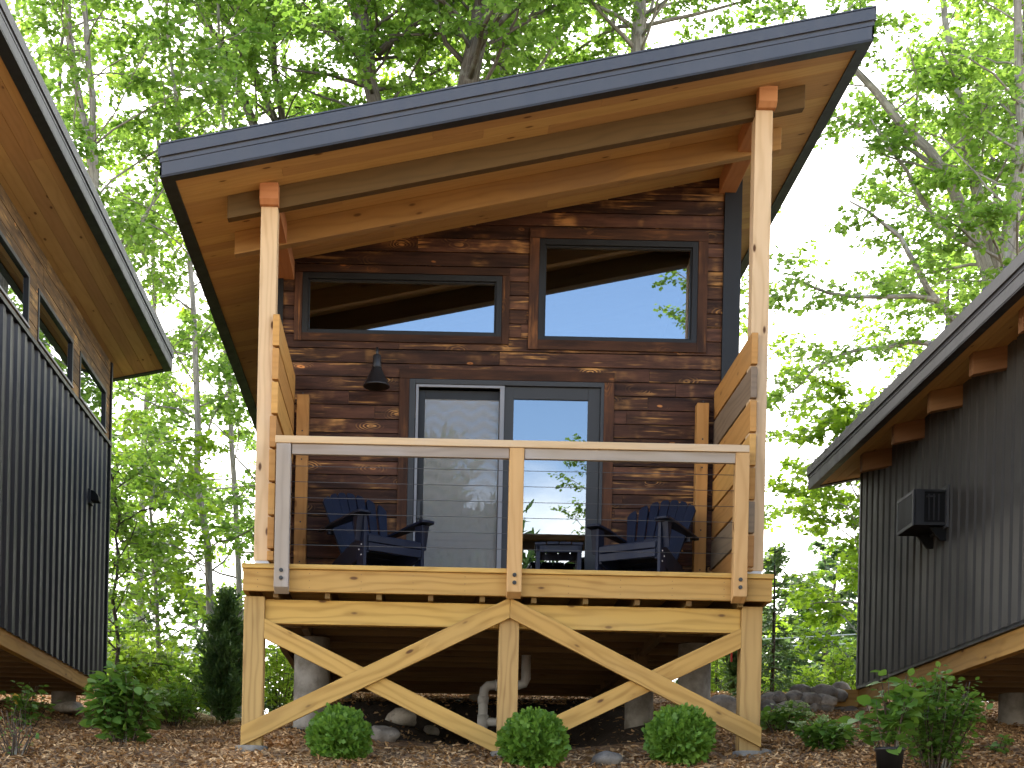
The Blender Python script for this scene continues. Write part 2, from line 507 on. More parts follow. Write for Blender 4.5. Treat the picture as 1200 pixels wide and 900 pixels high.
M = {}
M['post'] = wood('pale_fir', (.66, .475, .265), (.48, .31, .145), knots=.85, grain=.55, tint=.10, weather=.25, weather_col=(.40, .33, .26))
M['deckwood'] = wood('treated_pine', (.49, .295, .085), (.29, .155, .04), knots=.7, grain=.75, tint=.12, weather=.3, weather_col=(.30, .20, .085))
M['lowpost'] = wood('lower_post_pine', (.42, .27, .10), (.24, .14, .05), knots=.15, grain=.75, tint=.06)
M['cap'] = wood('rail_wood', (.60, .43, .235), (.45, .30, .15), knots=.4, grain=.4, tint=.10, weather=.35, weather_col=(.38, .35, .31))
M['railpost'] = wood('rail_post_wood', (.60, .38, .155), (.44, .25, .085), knots=.85, grain=.5, tint=.12)
M['railgrey'] = wood('weathered_rail_wood', (.34, .285, .22), (.23, .19, .145), knots=.4, grain=.5, tint=.1, weather=.6, weather_col=(.36, .34, .32))
M['soffit'] = wood('soffit_pine', (.50, .30, .11), (.38, .215, .073), knot=(.10, .04, .015), knots=.6, grain=.45, tint=.12)
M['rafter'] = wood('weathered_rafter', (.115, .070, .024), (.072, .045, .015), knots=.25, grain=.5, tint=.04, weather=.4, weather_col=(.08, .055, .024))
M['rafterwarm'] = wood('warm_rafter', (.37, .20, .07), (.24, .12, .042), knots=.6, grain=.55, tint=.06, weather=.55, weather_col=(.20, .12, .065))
M['beam'] = wood('beam_fir', (.46, .20, .085), (.34, .13, .05), knots=.3, grain=.4, tint=.1)
M['tail'] = wood('rafter_tail_wood', (.24, .125, .055), (.18, .09, .035), knots=.3, grain=.4, tint=.12)
M['slat'] = wood('cedar_slats', (.54, .285, .085), (.38, .185, .05), knots=.3, grain=.5, tint=.18, weather=.3, weather_col=(.30, .20, .10))
M['slatgrey'] = wood('weathered_slat', (.26, .19, .12), (.15, .11, .07), knots=.25, grain=.6, tint=.15, weather=.5, weather_col=(.20, .17, .14))
M['joist'] = wood('shaded_joist_wood', (.17, .105, .038), (.11, .07, .024), knots=.3, grain=.5, tint=.1)  # deck wood darkened: the shade under the deck is put into the colour
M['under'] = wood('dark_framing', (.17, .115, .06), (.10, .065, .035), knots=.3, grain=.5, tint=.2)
M['char'] = charred('charred_siding')
M['trimchar'] = charred('charred_trim', dark=(.030, .015, .010), mid=(.085, .036, .018), amber=(.36, .15, .045), amount=.7)
M['charlight'] = charred('light_charred_siding', dark=(.04, .022, .010), mid=(.20, .11, .04), amber=(.52, .31, .10), amount=1.0)
M['metal'] = metal_paint('black_ribbed_steel', (.018, .019, .0215), .52, .18, .4)
M['metal_lit'] = metal_paint('lit_black_ribbed_steel', (.058, .056, .051), .62, .2, .25)  # black steel lightened: light from the left is put into the colour
M['fascia'] = metal_paint('charcoal_fascia', (.056, .059, .066), .38, .10)
M['fasciagrey'] = metal_paint('grey_fascia', (.075, .076, .08), .55, .12, .35)
M['edge'] = metal_paint('black_edge_trim', (.012, .012, .013), .5, .2)
M['frame'] = metal_paint('black_window_frame', (.010, .0105, .0115), .45, .15, .3)
M['doorframe'] = metal_paint('grey_door_frame', (.034, .036, .038), .5, .12, .3)
M['alu'] = metal_paint('aluminium_screen_frame', (.20, .205, .22), .40, .12)
M['navy'] = metal_paint('navy_polywood', (.0055, .0095, .025), .48, .2, .3)
M['lamp'] = metal_paint('black_lamp_enamel', (.012, .012, .013), .35, .2)
M['bolt'] = metal_paint('black_bolt', (.02, .02, .02), .35, .2)
M['screw'] = metal_paint('steel_screw', (.55, .55, .55), .3, .1)
M['cable'] = metal_paint('steel_cable', (.05, .05, .05), .45, .1)
M['ac'] = metal_paint('black_ac_case', (.006, .0065, .007), .6, .2, .15)
M['acgrille'] = metal_paint('grey_ac_grille', (.06, .062, .065), .55, .2, .25)
M['pvc'] = plain('grey_white_pvc', (.42, .41, .38), .5, 8, .15)
M['pot'] = plain('black_plastic_pot', (.015, .015, .016), .45, 30, .2)
M['concrete'] = concrete('concrete')
M['stone'] = stone('fieldstone')
M['glass'] = glass('window_glass', .27)
M['glassdoor'] = glass('door_glass', .19, ripple=.012)
M['glassleft'] = glass('clerestory_glass', .45)
M['screen'] = screen_mesh('insect_screen')
M['bark'] = bark('oak_bark', (.055, .045, .036), (.14, .125, .10), (.20, .20, .17))
M['barkpale'] = bark('maple_bark', (.16, .145, .12), (.32, .295, .25), (.40, .39, .34))
M['barkdark'] = bark('spruce_bark', (.05, .035, .025), (.12, .09, .065))
M['leaf'] = leafmat('maple_leaf', (.05, .10, .018), (.115, .19, .04), (.18, .34, .03), (.40, .58, .10), .62)
M['leafdeep'] = leafmat('oak_leaf', (.04, .085, .016), (.09, .15, .03), (.15, .29, .025), (.34, .52, .075), .6)
M['leaflime'] = leafmat('young_maple_leaf', (.07, .13, .015), (.12, .20, .025), (.25, .42, .02), (.42, .58, .05), .6)
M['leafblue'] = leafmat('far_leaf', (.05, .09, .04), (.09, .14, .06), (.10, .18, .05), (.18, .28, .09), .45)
M['shrubleaf'] = leafmat('hydrangea_leaf', (.065, .15, .025), (.15, .27, .055), (.16, .32, .03), (.32, .50, .06), .42, .42)
M['bushlime'] = leafmat('meadow_leaf', (.11, .20, .025), (.19, .30, .04), (.34, .52, .04), (.52, .66, .08), .6)
M['needle'] = leafmat('arborvitae_spray', (.055, .135, .016), (.20, .36, .05), (.10, .23, .015), (.28, .46, .04), .4, .5)
M['needledark'] = leafmat('cedar_spray', (.045, .095, .028), (.10, .175, .045), (.09, .17, .035), (.18, .30, .06), .25, .5)
M['flower'] = leafmat('pale_flower', (.25, .36, .12), (.42, .50, .24), (.3, .4, .15), (.4, .5, .2), .4)
M['yellow'] = leafmat('yellow_leaf', (.55, .32, .03), (.65, .40, .05), (.6, .35, .03), (.7, .45, .05), .4)
M['mulch'] = mulch_mat('bark_mulch')
M['chip'] = chip_mat('bark_chip')
M['ribbon'] = plain('red_ribbon', (.62, .05, .02), .5, 10, .1)
M['wire'] = plain('grey_wire', (.30, .31, .32), .6, 5, .1)

# ------------------------------------------------------------------ terrain
def gz(x, y):
    ys = [-60, -30, -11.7, -3, 0, 2, 4, 7, 10, 14, 20, 45, 120, 900]
    zs = [-6, -3.6, -1.5, .22, .82, 1.20, 1.52, 2.02, 2.45, 2.75, 2.5, 1.6, .4, 0]
    z = float(np.interp(y, ys, zs))
    z += .12 * math.exp(-((x - 4.2) / 2.0) ** 2 - ((y - 1.5) / 3.0) ** 2)
    z += .10 * math.exp(-((x - 4.6) / 2.5) ** 2 - ((y - 7.5) / 3.5) ** 2)
    z -= .16 * math.exp(-((x + 3.3) / 1.6) ** 2 - ((y - 4.5) / 4.0) ** 2)
    sm = lambda t: (lambda q: q * q * (3 - 2 * q))(min(1, max(0, t)))
    z -= .42 * sm((-.9 - x) / 1.4) * sm((y - 1.5) / 6.0) * (1 - .75 * sm((-3.0 - x) / 1.6))
    # scooped pit of bare dirt under the cabin
    z -= .30 * math.exp(-((x - .9) / 1.0) ** 4 - ((y - 3.2) / 1.9) ** 4)
    if abs(x) < 14 and -12 < y < 20:
        z += .035 * noise.noise((x * 1.1, y * 1.1, .3)) + .018 * noise.noise((x * 3.7, y * 3.7, 1.3))
    return z

def at(u, v, y):
    """photo pixel -> (x, z) at the distance y, used to set out trunks where they stand"""
    du, dv = u - U0, v - V0; d = (y - CAM_Y) / F_PX
    return np.array([(du * cr + dv * sr) * d, y, -(-du * sr + dv * cr) * d])

def ground_at(u, v):
    """where the photo pixel's sight line meets the ground"""
    for y in np.arange(-3.5, 30, .02):
        p = at(u, v, float(y))
        if p[2] <= gz(p[0], y): return (float(p[0]), float(y))
    return (float(p[0]), 30.0)

def axis_pts(a, b, fine_a, fine_b, fine, grow=1.25):
    p = list(np.arange(fine_a, fine_b + fine / 2, fine)); s = fine
    while p[-1] < b: s *= grow; p.append(min(b, p[-1] + s))
    s = fine
    while p[0] > a: s *= grow; p.insert(0, max(a, p[0] - s))
    return p
XS = axis_pts(-700, 700, -9, 10, .16); YS = axis_pts(-200, 1500, -4, 11, .16)
gv = [(x, y, gz(x, y)) for y in YS for x in XS]
nx = len(XS)
gf = [(j * nx + i, j * nx + i + 1, (j + 1) * nx + i + 1, (j + 1) * nx + i) for j in range(len(YS) - 1) for i in range(nx - 1)]
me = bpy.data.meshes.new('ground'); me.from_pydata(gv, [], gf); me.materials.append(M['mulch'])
me.polygons.foreach_set('use_smooth', [True] * len(gf))
ground = link(bpy.data.objects.new('ground', me)); tag(ground, 'sloping ground covered in brown bark mulch', kind='structure')

# loose chips on the mulch beds
rng = np.random.default_rng(3)
cv, cf, crn = [], [], []
cnt = 0
while cnt < 60000:
    y = -2.2 + 11.5 * rng.random() ** 1.6; d = y - CAM_Y
    x = (rng.uniform(-520, 760)) / F_PX * d
    if -.9 < x < 2.3 and .5 < y < 6 and rng.random() < .93: continue
    z = gz(x, y) + .004 + .012 * rng.random()
    L = rng.uniform(.012, .034) * (1.5 if rng.random() < .08 else 1); W = rng.uniform(.005, .012)
    a = rng.uniform(0, 6.283); tl = rng.normal(0, .35); tw = rng.normal(0, .5)
    ux, uy, uz = math.cos(a) * math.cos(tl), math.sin(a) * math.cos(tl), math.sin(tl)
    px_, py_, pz_ = -math.sin(a) * math.cos(tw), math.cos(a) * math.cos(tw), math.sin(tw)
    i = len(cv)
    for su, sp in ((-1, -1), (1, -.7), (1, .8), (-1, 1)):
        cv.append((x + ux * L * su + px_ * W * sp, y + uy * L * su + py_ * W * sp, z + uz * L * su + pz_ * W * sp + .006))
    cf.append((i, i + 1, i + 2, i + 3)); crn.append(min(1, max(0, rng.beta(1.3, 2.2)))); cnt += 1
me = bpy.data.meshes.new('mulch_chips'); me.from_pydata(cv, [], cf); me.materials.append(M['chip'])
att = me.attributes.new('rnd', 'FLOAT', 'FACE'); att.data.foreach_set('value', np.array(crn, dtype=np.float32))
tag(link(bpy.data.objects.new('mulch_chips', me)), 'loose brown bark chips lying over the ground', 'mulch', kind='stuff')

# ------------------------------------------------------------------ cabin pieces
SL = .214
def zs(x, dx=0.0): return 5.22 + SL * (x - dx + 1.61)      # underside of the soffit
X0, X1 = -1.40, 2.735       # side walls
YW, YB = 1.58, 7.10        # front and rear wall
DECK = 2.29

def clip(poly, a, b, c):
    """keep the part of a convex polygon where a*x + b*z <= c"""
    out = []
    for i in range(len(poly)):
        p, q = poly[i], poly[(i + 1) % len(poly)]
        dp, dq = a * p[0] + b * p[1] - c, a * q[0] + b * q[1] - c
        if dp <= 0: out.append(p)
        if (dp < 0 < dq) or (dq < 0 < dp):
            s = dp / (dp - dq); out.append((p[0] + (q[0] - p[0]) * s, p[1] + (q[1] - p[1]) * s))
    return out

def siding(mb, x0, x1, z0, z1, holes, y_face, thick, pitch=.1245, top=None, joints=True, to3=None):
    """horizontal boards with a shadow gap, cut round holes (x0,z0,x1,z1), clipped under top(a,b,c)"""
    zc = z0
    while zc < z1 - 1e-4:
        zt = min(zc + pitch, z1)
        js = [x0]
        if joints:
            x = x0 + random.uniform(.6, 2.6)
            while x < x1 - .3:
                js.append(x); x += random.uniform(1.4, 3.0)
        js.append(x1)
        brk = sorted({zc + .004, zt - .004} | {b for h in holes for b in (h[1], h[3]) if zc + .005 < b < zt - .005})
        for k in range(len(js) - 1):
            rnd = random.random(); off = random.uniform(-.0015, .0015)
            for bi in range(len(brk) - 1):
                za, zb = brk[bi], brk[bi + 1]
                segs = [(js[k] + .0008, js[k + 1] - .0008)]
                for h in holes:
                    if h[1] < (za + zb) / 2 < h[3]:
                        ns = []
                        for a, b in segs:
                            if b <= h[0] or a >= h[2]: ns.append((a, b)); continue
                            if a < h[0]: ns.append((a, h[0]))
                            if b > h[2]: ns.append((h[2], b))
                        segs = ns
                for a, b in segs:
                    if b - a < .004: continue
                    poly = [(a, za), (b, za), (b, zb), (a, zb)]
                    if top: poly = clip(poly, *top)
                    if len(poly) < 3: continue
                    # keep the grain continuous along the board
                    n = len(poly); lo = [(p[0], y_face + off, p[1]) for p in poly]; hi = [(p[0], y_face + thick, p[1]) for p in poly]
                    mb.solid(lo + hi, [tuple(range(n)), tuple(range(2 * n - 1, n - 1, -1))] + [((i + 1) % n, i, n + i, n + (i + 1) % n) for i in range(n)],
                             (1, 0, 0), rnd, origin=(js[k], y_face, zc))
        zc = zt

def rib_wall(mb, x, y0, y1, zb, zt, facing, pitch=.235, rib=.085, h=.032, depth=.03, fl=.028):
    """vertical-ribbed steel sheet in the plane x, running y0..y1; facing +1 / -1"""
    prof = []
    y = y0
    while y < y1 - 1e-6:
        for dy, dh in ((0, 0), (pitch - rib - fl, 0), (pitch - rib, h), (pitch - fl, h), (pitch, 0)):
            if y + dy <= y1 + 1e-6:
                if not prof or y + dy - prof[-1][0] > 1e-6: prof.append((y + dy, dh))
        # small stiffening bead in the flat
        y += pitch
    for i in range(len(prof) - 1):
        (ya, ha), (yb, hb) = prof[i], prof[i + 1]
        a, b = (x + facing * ha), (x + facing * hb)
        q = [(a, ya, zb), (b, yb, zb), (b, yb, zt), (a, ya, zt)]
        if facing < 0: q = [q[1], q[0], q[3], q[2]]
        mb.face(q, [(ya, zb), (yb, zb), (yb, zt), (ya, zt)], .5)
    xi = x - facing * depth
    q = [(xi, y0, zb), (xi, y1, zb), (xi, y1, zt), (xi, y0, zt)]
    if facing > 0: q.reverse()
    mb.face(q, [(0, 0)] * 4, .5)

def roof_parts(root, dx, y0, y1, x0, x1, zoff, along, mats, slope=SL, ref=-1.61, zref=5.22):
    """shed roof: plank soffit, metal fascias in two steps, black drip edge, standing sheet on top"""
    S = lambda x: zref + zoff + slope * (x - dx - ref)
    xa, xb = x0 + dx, x1 + dx
    org = root.location
    e = .10
    # soffit planks
    mb = MB(org)
    ix0, ix1, iy0, iy1 = xa + e, xb - e, y0 + e + .01, y1 - e
    if along == 'x':
        y = iy0
        while y < iy1 - .01:
            yb_ = min(y + .138, iy1)
            js = [ix0, random.uniform(ix0 + .8, ix1 - .8), ix1]
            if random.random() < .5: js = sorted(js + [random.uniform(ix0 + .4, ix1 - .4)])
            for k in range(len(js) - 1):
                if js[k + 1] - js[k] < .05: continue
                a, b = js[k] + .0008, js[k + 1] - .0008; o = random.uniform(0, .0015)
                vs = []
                for (xx, yy) in ((a, y + .0015), (b, y + .0015), (b, yb_ - .0015), (a, yb_ - .0015)): vs.append((xx, yy, S(xx) + o))
                for (xx, yy) in ((a, y + .0015), (b, y + .0015), (b, yb_ - .0015), (a, yb_ - .0015)): vs.append((xx, yy, S(xx) + .02))
                mb.solid(vs, [(0, 3, 2, 1), (4, 5, 6, 7), (0, 1, 5, 4), (1, 2, 6, 5), (2, 3, 7, 6), (3, 0, 4, 7)], (1, 0, slope))
            y = yb_
    else:
        x = ix0
        while x < ix1 - .01:
            xb_ = min(x + .138, ix1)
            js = [iy0, random.uniform(iy0 + .8, iy1 - .8), iy1]
            for k in range(2):
                a, b = js[k] + .0008, js[k + 1] - .0008; o = random.uniform(0, .0015)
                vs = [(x + .0015, a, S(x) + o), (xb_ - .0015, a, S(xb_) + o), (xb_ - .0015, b, S(xb_) + o), (x + .0015, b, S(x) + o)]
                vs += [(p[0], p[1], S(p[0]) + .02) for p in vs[:4]]
                mb.solid(vs, [(0, 3, 2, 1), (4, 5, 6, 7), (0, 1, 5, 4), (1, 2, 6, 5), (2, 3, 7, 6), (3, 0, 4, 7)], (0, 1, 0))
            x = xb_
    roof = None
    # roof deck + top sheet = the roof part itself
    tp = MB(org)
    for (a0, a1, lo, hi, yy0, yy1) in ((xa + .03, xb - .03, .021, .205, y0 + .03, y1 - .03), (xa - .012, xb + .012, .225, .243, y0 - .016, y1 + .012)):
        vs = [(a0, yy0, S(a0) + lo), (a1, yy0, S(a1) + lo), (a1, yy1, S(a1) + lo), (a0, yy1, S(a0) + lo)]
        vs += [(p[0], p[1], S(p[0]) + hi) for p in vs[:4]]
        tp.solid(vs, [(0, 3, 2, 1), (4, 5, 6, 7), (0, 1, 5, 4), (1, 2, 6, 5), (2, 3, 7, 6), (3, 0, 4, 7)], (1, 0, 0))
    y = y0 + .4
    while y < y1:
        vs = [(xa, y, S(xa) + .243), (xb, y, S(xb) + .243), (xb, y + .03, S(xb) + .243), (xa, y + .03, S(xa) + .243)]
        vs += [(p[0], p[1], p[2] + .03) for p in vs[:4]]
        tp.solid(vs, [(0, 3, 2, 1), (4, 5, 6, 7), (0, 1, 5, 4), (1, 2, 6, 5), (2, 3, 7, 6), (3, 0, 4, 7)], (1, 0, 0))
        y += .41
    roof = tp.build('roof', mats[0], root)
    mb.build('soffit', mats[2], roof)
    fb = MB(org)
    def strip(p, q, nrm, lo, hi, out, th=.014):
        """fascia strip from p to q (x,y), lifted lo..hi over the soffit line, standing out along nrm"""
        vs = []
        for (xx, yy) in (p, q):
            for (o_, z_) in ((out - th, lo), (out, lo), (out, hi), (out - th, hi)):
                vs.append((xx + nrm[0] * o_, yy + nrm[1] * o_, S(xx) + z_))
        fs = [(0, 1, 2, 3), (7, 6, 5, 4), (0, 4, 5, 1), (1, 5, 6, 2), (2, 6, 7, 3), (3, 7, 4, 0)]
        fb.solid(vs, fs, (q[0] - p[0], q[1] - p[1], S(q[0]) - S(p[0])))
    for p, q, nr in (((xa, y0), (xb, y0), (0, -1)), ((xa, y1), (xb, y1), (0, 1)), ((xa, y0), (xa, y1), (-1, 0)), ((xb, y0), (xb, y1), (1, 0))):
        strip(p, q, nr, .004, .098, .0)
        strip(p, q, nr, .102, .128, .004)
        strip(p, q, nr, .142, .232, .016)
        strip(p, q, nr, .125, .145, -.004)
    fb.build('fascia', mats[1], roof)
    eb = MB(org)
    for (ax0, ay0, ax1, ay1) in ((xa + .002, y0 + .002, xb - .002, y0 + e), (xa + .002, y1 - e, xb - .002, y1 - .002),
                                 (xa + .002, y0 + e, xa + e, y1 - e), (xb - e, y0 + e, xb - .002, y1 - e)):
        vs = [(ax0, ay0, S(ax0) - .012), (ax1, ay0, S(ax1) - .012), (ax1, ay1, S(ax1) - .012), (ax0, ay1, S(ax0) - .012)]
        vs += [(p[0], p[1], p[2] + .03) for p in vs[:4]]
        eb.solid(vs, [(0, 3, 2, 1), (4, 5, 6, 7), (0, 1, 5, 4), (1, 2, 6, 5), (2, 3, 7, 6), (3, 0, 4, 7)], (1, 0, 0))
    eb.build('drip_edge', M['edge'], roof)
    return roof, S

# ================================================================== MAIN CABIN
cabin = thing('cabin', 'charred wood cabin with slanted roof and railed timber porch, between two black metal cabins', 'cabin', (.65, 0, .8))
CO = cabin.location
roof_parts(cabin, 0.0, -.39, 8.8, -2.06, 3.31, 0.0, 'x', (M['fascia'], M['fascia'], M['soffit']))

# front wall with openings: (x0, z0, x1, z1) of the framed units
H1 = (-1.133, 4.653, .640, 5.193); H2 = (.962, 4.633, 2.373, 5.534); HD = (-.166, 2.27, 1.562, 4.265)
fw = MB(CO)
siding(fw, X0 + .02, X1 - .14, 2.16, 6.35, [H1, H2, HD], YW, .022, top=(-SL, 1, 5.22 + SL * 1.61 + .012))
wall = fw.build('front_wall', M['char'], cabin, bevel=.002)
bk = MB(CO)    # sheathing behind the boards
for (a, b, c, d) in ((X0, 2.16, H1[0], 6.3), (H1[0], 2.16, HD[0], H1[1]), (HD[0], HD[3], H1[2], H1[1]), (H1[0], H1[3], H1[2], 6.3),
                     (H1[2], HD[3], H2[0], 6.3), (H2[0], HD[3], HD[2], H2[1]), (HD[2], 2.16, H2[2], H2[1]), (H2[0], H2[3], H2[2], 6.3), (H2[2], 2.16, X1, 6.3)):
    poly = clip([(a, b), (c, b), (c, d), (a, d)], -SL, 1, 5.22 + SL * 1.61 + .01)
    if len(poly) > 2: bk.prism(poly, YW + .022, YW + .10)
bk.build('wall_backing', M['edge'], wall)
tb = MB(CO)
tb.box((X1 - .14, YW - .025, 2.16), (X1 + .012, YW + .11, 6.10), axis=(0, 0, 1))
tb.box((X0 - .012, YW - .025, 2.16), (X0 + .10, YW + .11, 5.24), axis=(0, 0, 1))
tb.build_each('corner_trim', M['frame'], wall)

# side and rear walls
sw = MB(CO); rib_wall(sw, X0, YW + .11, YB, 2.14, 5.25, -1); sw.build('side_wall', M['metal'], cabin)
sw = MB(CO); rib_wall(sw, X1, YW + .11, YB, 2.14, 6.15, 1); sw.build('side_wall', M['metal'], cabin)
rw = MB(CO); rw.prism(clip([(X0, 2.14), (X1, 2.14), (X1, 6.3), (X0, 6.3)], -SL, 1, 5.22 + SL * 1.61), YB - .08, YB); rw.build('rear_wall', M['metal'], cabin)

# windows and door trim boards
def board_frame(mb, x0, z0, x1, z1, w, y, th, top=True, bot=True, w_top=None):
    mb.box((x0 - w, y - th, z0 - (w if bot else 0)), (x0, y + .01, z1), axis=(0, 0, 1))
    mb.box((x1, y - th, z0 - (w if bot else 0)), (x1 + w, y + .01, z1), axis=(0, 0, 1))
    if bot: mb.box((x0 + .001, y - th - .002, z0 - w), (x1 - .001, y + .01, z0), axis=(1, 0, 0))
    if top: mb.box((x0 - w, y - th - .002, z1 + .001), (x1 + w, y + .01, z1 + w), axis=(1, 0, 0))

def window_unit(H, w_trim, fr=.052, bottom_ext=False):
    x0, z0, x1, z1 = H
    t = MB(CO)
    board_frame(t, x0, z0, x1, z1, w_trim, YW, .018)
    trim = t.build('window', M['trimchar'], cabin, bevel=.002)
    f = MB(CO)
    yf = YW - .012
    f.box((x0 + .001, yf, z0 + .001), (x0 + fr, YW + .09, z1 - .001), axis=(0, 0, 1)); f.box((x1 - fr, yf, z0 + .001), (x1 - .001, YW + .09, z1 - .001), axis=(0, 0, 1))
    f.box((x0 + fr, yf, z0 + .001), (x1 - fr, YW + .09, z0 + fr * .6), axis=(1, 0, 0)); f.box((x0 + fr, yf, z1 - fr), (x1 - fr, YW + .09, z1 - .001), axis=(1, 0, 0))
    a, b = fr, fr + .014      # inner glazing bead, set back
    f.box((x0 + a, YW + .012, z0 + fr * .6), (x0 + b, YW + .08, z1 - fr)); f.box((x1 - b, YW + .012, z0 + fr * .6), (x1 - a, YW + .08, z1 - fr))
    f.box((x0 + b, YW + .012, z0 + fr * .6), (x1 - b, YW + .08, z0 + fr * .6 + .014)); f.box((x0 + b, YW + .012, z1 - fr - .014), (x1 - b, YW + .08, z1 - fr))
    f.build('window_frame', M['frame'], trim, bevel=.002)
    g = MB(CO); zi0 = z0 + fr * .6 + .012; zi1 = z1 - fr - .012
    g.box((x0 + b - .002, YW + .034, zi0), (x1 - b + .002, YW + .040, zi1)); g.build('pane', M['glass'], trim)
    return trim
window_unit(H1, .066)
window_unit(H2, .085)
# door
dt = MB(CO); board_frame(dt, HD[0], HD[1] + .02, HD[2], HD[3], .088, YW, .020, bot=False)
door = dt.build('sliding_door', M['trimchar'], cabin, bevel=.002)
df = MB(CO)
y0 = YW - .022
df.box((HD[0] + .001, y0, 2.27), (HD[0] + .055, YW + .10, HD[3] - .001), axis=(0, 0, 1)); df.box((HD[2] - .03, y0, 2.27), (HD[2] - .001, YW + .10, HD[3] - .001), axis=(0, 0, 1))
df.box((HD[0] + .055, y0, HD[3] - .045), (HD[2] - .03, YW + .10, HD[3] - .001), axis=(1, 0, 0)); df.box((HD[0] + .055, y0, 2.27), (HD[2] - .03, YW + .10, 2.33), axis=(1, 0, 0))
df.build('door_frame', M['doorframe'], door, bevel=.003)
def panel(x0, x1, z0, z1, st, y, th, mat, name):
    p = MB(CO)
    p.box((x0, y, z0), (x0 + st, y + th, z1), axis=(0, 0, 1)); p.box((x1 - st, y, z0), (x1, y + th, z1), axis=(0, 0, 1))
    p.box((x0 + st, y + .001, z1 - st), (x1 - st, y + th - .001, z1), axis=(1, 0, 0)); p.box((x0 + st, y + .001, z0), (x1 - st, y + th - .001, z0 + st), axis=(1, 0, 0))
    p.build(name, mat, door, bevel=.003)
DZ = HD[3] - .046
panel(.656, HD[2] - .031, 2.331, DZ, .108, YW + .005, .04, M['doorframe'], 'door_panel')
g = MB(CO); g.box((.762, YW + .022, 2.437), (HD[2] - .137, YW + .028, DZ - .106)); g.build('pane', M['glassdoor'], door)
panel(HD[0] + .06, .718, 2.331, DZ - .03, .085, YW + .055, .035, M['frame'], 'door_panel')
g = MB(CO); g.box((HD[0] + .143, YW + .070, 2.414), (.636, YW + .076, DZ - .113)); g.build('pane', M['glass'], door)
s_ = MB(CO); s_.box((HD[0] + .06, YW - .012, 2.331), (HD[0] + .084, YW + .004, DZ), axis=(0, 0, 1)); s_.box((.640, YW - .012, 2.331), (.679, YW + .004, DZ), axis=(0, 0, 1))
s_.box((HD[0] + .084, YW - .012, DZ - .022), (.640, YW + .004, DZ), axis=(1, 0, 0)); s_.box((HD[0] + .084, YW - .012, 2.331), (.640, YW + .004, 2.37), axis=(1, 0, 0))
s_.build('screen_frame', M['alu'], door, bevel=.002)
s_ = MB(CO); s_.box((HD[0] + .142, YW + .048, 2.416), (.636, YW + .0488, DZ - .114)); s_.build('insect_screen', M['screen'], door)
h_ = MB(CO); h_.box((HD[0] + .088, YW - .03, 3.02), (HD[0] + .118, YW + .055, 3.18), axis=(0, 0, 1)); h_.box((HD[0] + .093, YW - .022, 2.78), (HD[0] + .112, YW + .055, 3.02), axis=(0, 0, 1))
h_.build('handle', M['lamp'], door, bevel=.004)

# rafters across the slope, depth beams, porch posts
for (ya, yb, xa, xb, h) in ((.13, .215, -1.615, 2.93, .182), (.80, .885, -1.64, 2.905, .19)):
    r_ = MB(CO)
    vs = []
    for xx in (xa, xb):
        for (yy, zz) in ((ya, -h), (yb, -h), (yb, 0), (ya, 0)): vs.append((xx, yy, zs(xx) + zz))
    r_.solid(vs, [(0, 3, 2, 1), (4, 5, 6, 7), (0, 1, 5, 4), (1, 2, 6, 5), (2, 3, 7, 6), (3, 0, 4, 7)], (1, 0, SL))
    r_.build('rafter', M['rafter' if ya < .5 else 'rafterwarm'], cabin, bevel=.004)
for (xa, xb, zb, zt) in ((-1.352, -1.205, 5.125, 5.285), (2.545, 2.69, 5.968, 6.125)):
    b_ = MB(CO)
    q = [(.03, zb + .035), (.065, zb), (YW, zb), (YW, zt), (.03, zt)]
    b_.prism(q, xa, xb, axis=(0, 1, 0), plane='yz')
    b_.build('porch_beam', M['beam'], cabin, bevel=.004)
for (xa, xb, zt) in ((-1.345, -1.213, 5.125), (2.535, 2.672, 5.968)):
    p_ = MB(CO); p_.box((xa, .10, 2.335), (xb, .235, zt), axis=(0, 0, 1))
    po = p_.build('porch_post', M['post'], cabin, bevel=.005)
    p_ = MB(CO); p_.box((xa + .01, .105, DECK), (xb - .01, .23, 2.335)); p_.build('post_base', M['screw'], po)
    p_ = MB(CO); p_.box((xa + .03, .235, 2.30), (xb - .03, .275, zt - .35), axis=(0, 0, 1)); p_.build('post_batten', M['post'], po, bevel=.003)
for (xa, xb) in ((-1.15, -1.045), (2.368, 2.472)):
    p_ = MB(CO); p_.box((xa, YW - .13, DECK), (xb, YW - .03, 4.07), axis=(0, 0, 1)); rp = p_.build('rear_post', M['slat'], cabin, bevel=.004)
    q = MB(CO)
    for zz in (2.6, 2.95, 3.5, 3.75, 4.08): q.tube([((xa + xb) / 2, YW - .134, zz), ((xa + xb) / 2, YW - .128, zz)], .007, 8)
    q.build_each('bolt', M['bolt'], cabin)

# privacy screens: slats from front post to rear post
for side, (xa, xb, ztop) in enumerate(((-1.228, -1.176, 4.262), (2.533, 2.584, 4.197))):
    first = None
    scr = bpy.data.objects.new('privacy_screen', None); scr.location = (0, 0, 0); link(scr, cabin)
    for k in range(8):
        zt = ztop - k * .2655
        j = -.03 if (side == 0 and k >= 3) else 0
        mb = MB(CO); mb.box((xa + j * .3, .055 + random.uniform(-.004, .004), max(zt - .245, 2.33)), (xb + j * .3, YW - .035, zt), axis=(0, 1, 0))
        mb.build('slat', M['slatgrey'] if (side == 1 and k in (1, 5)) else M['slat'], scr, bevel=.004)

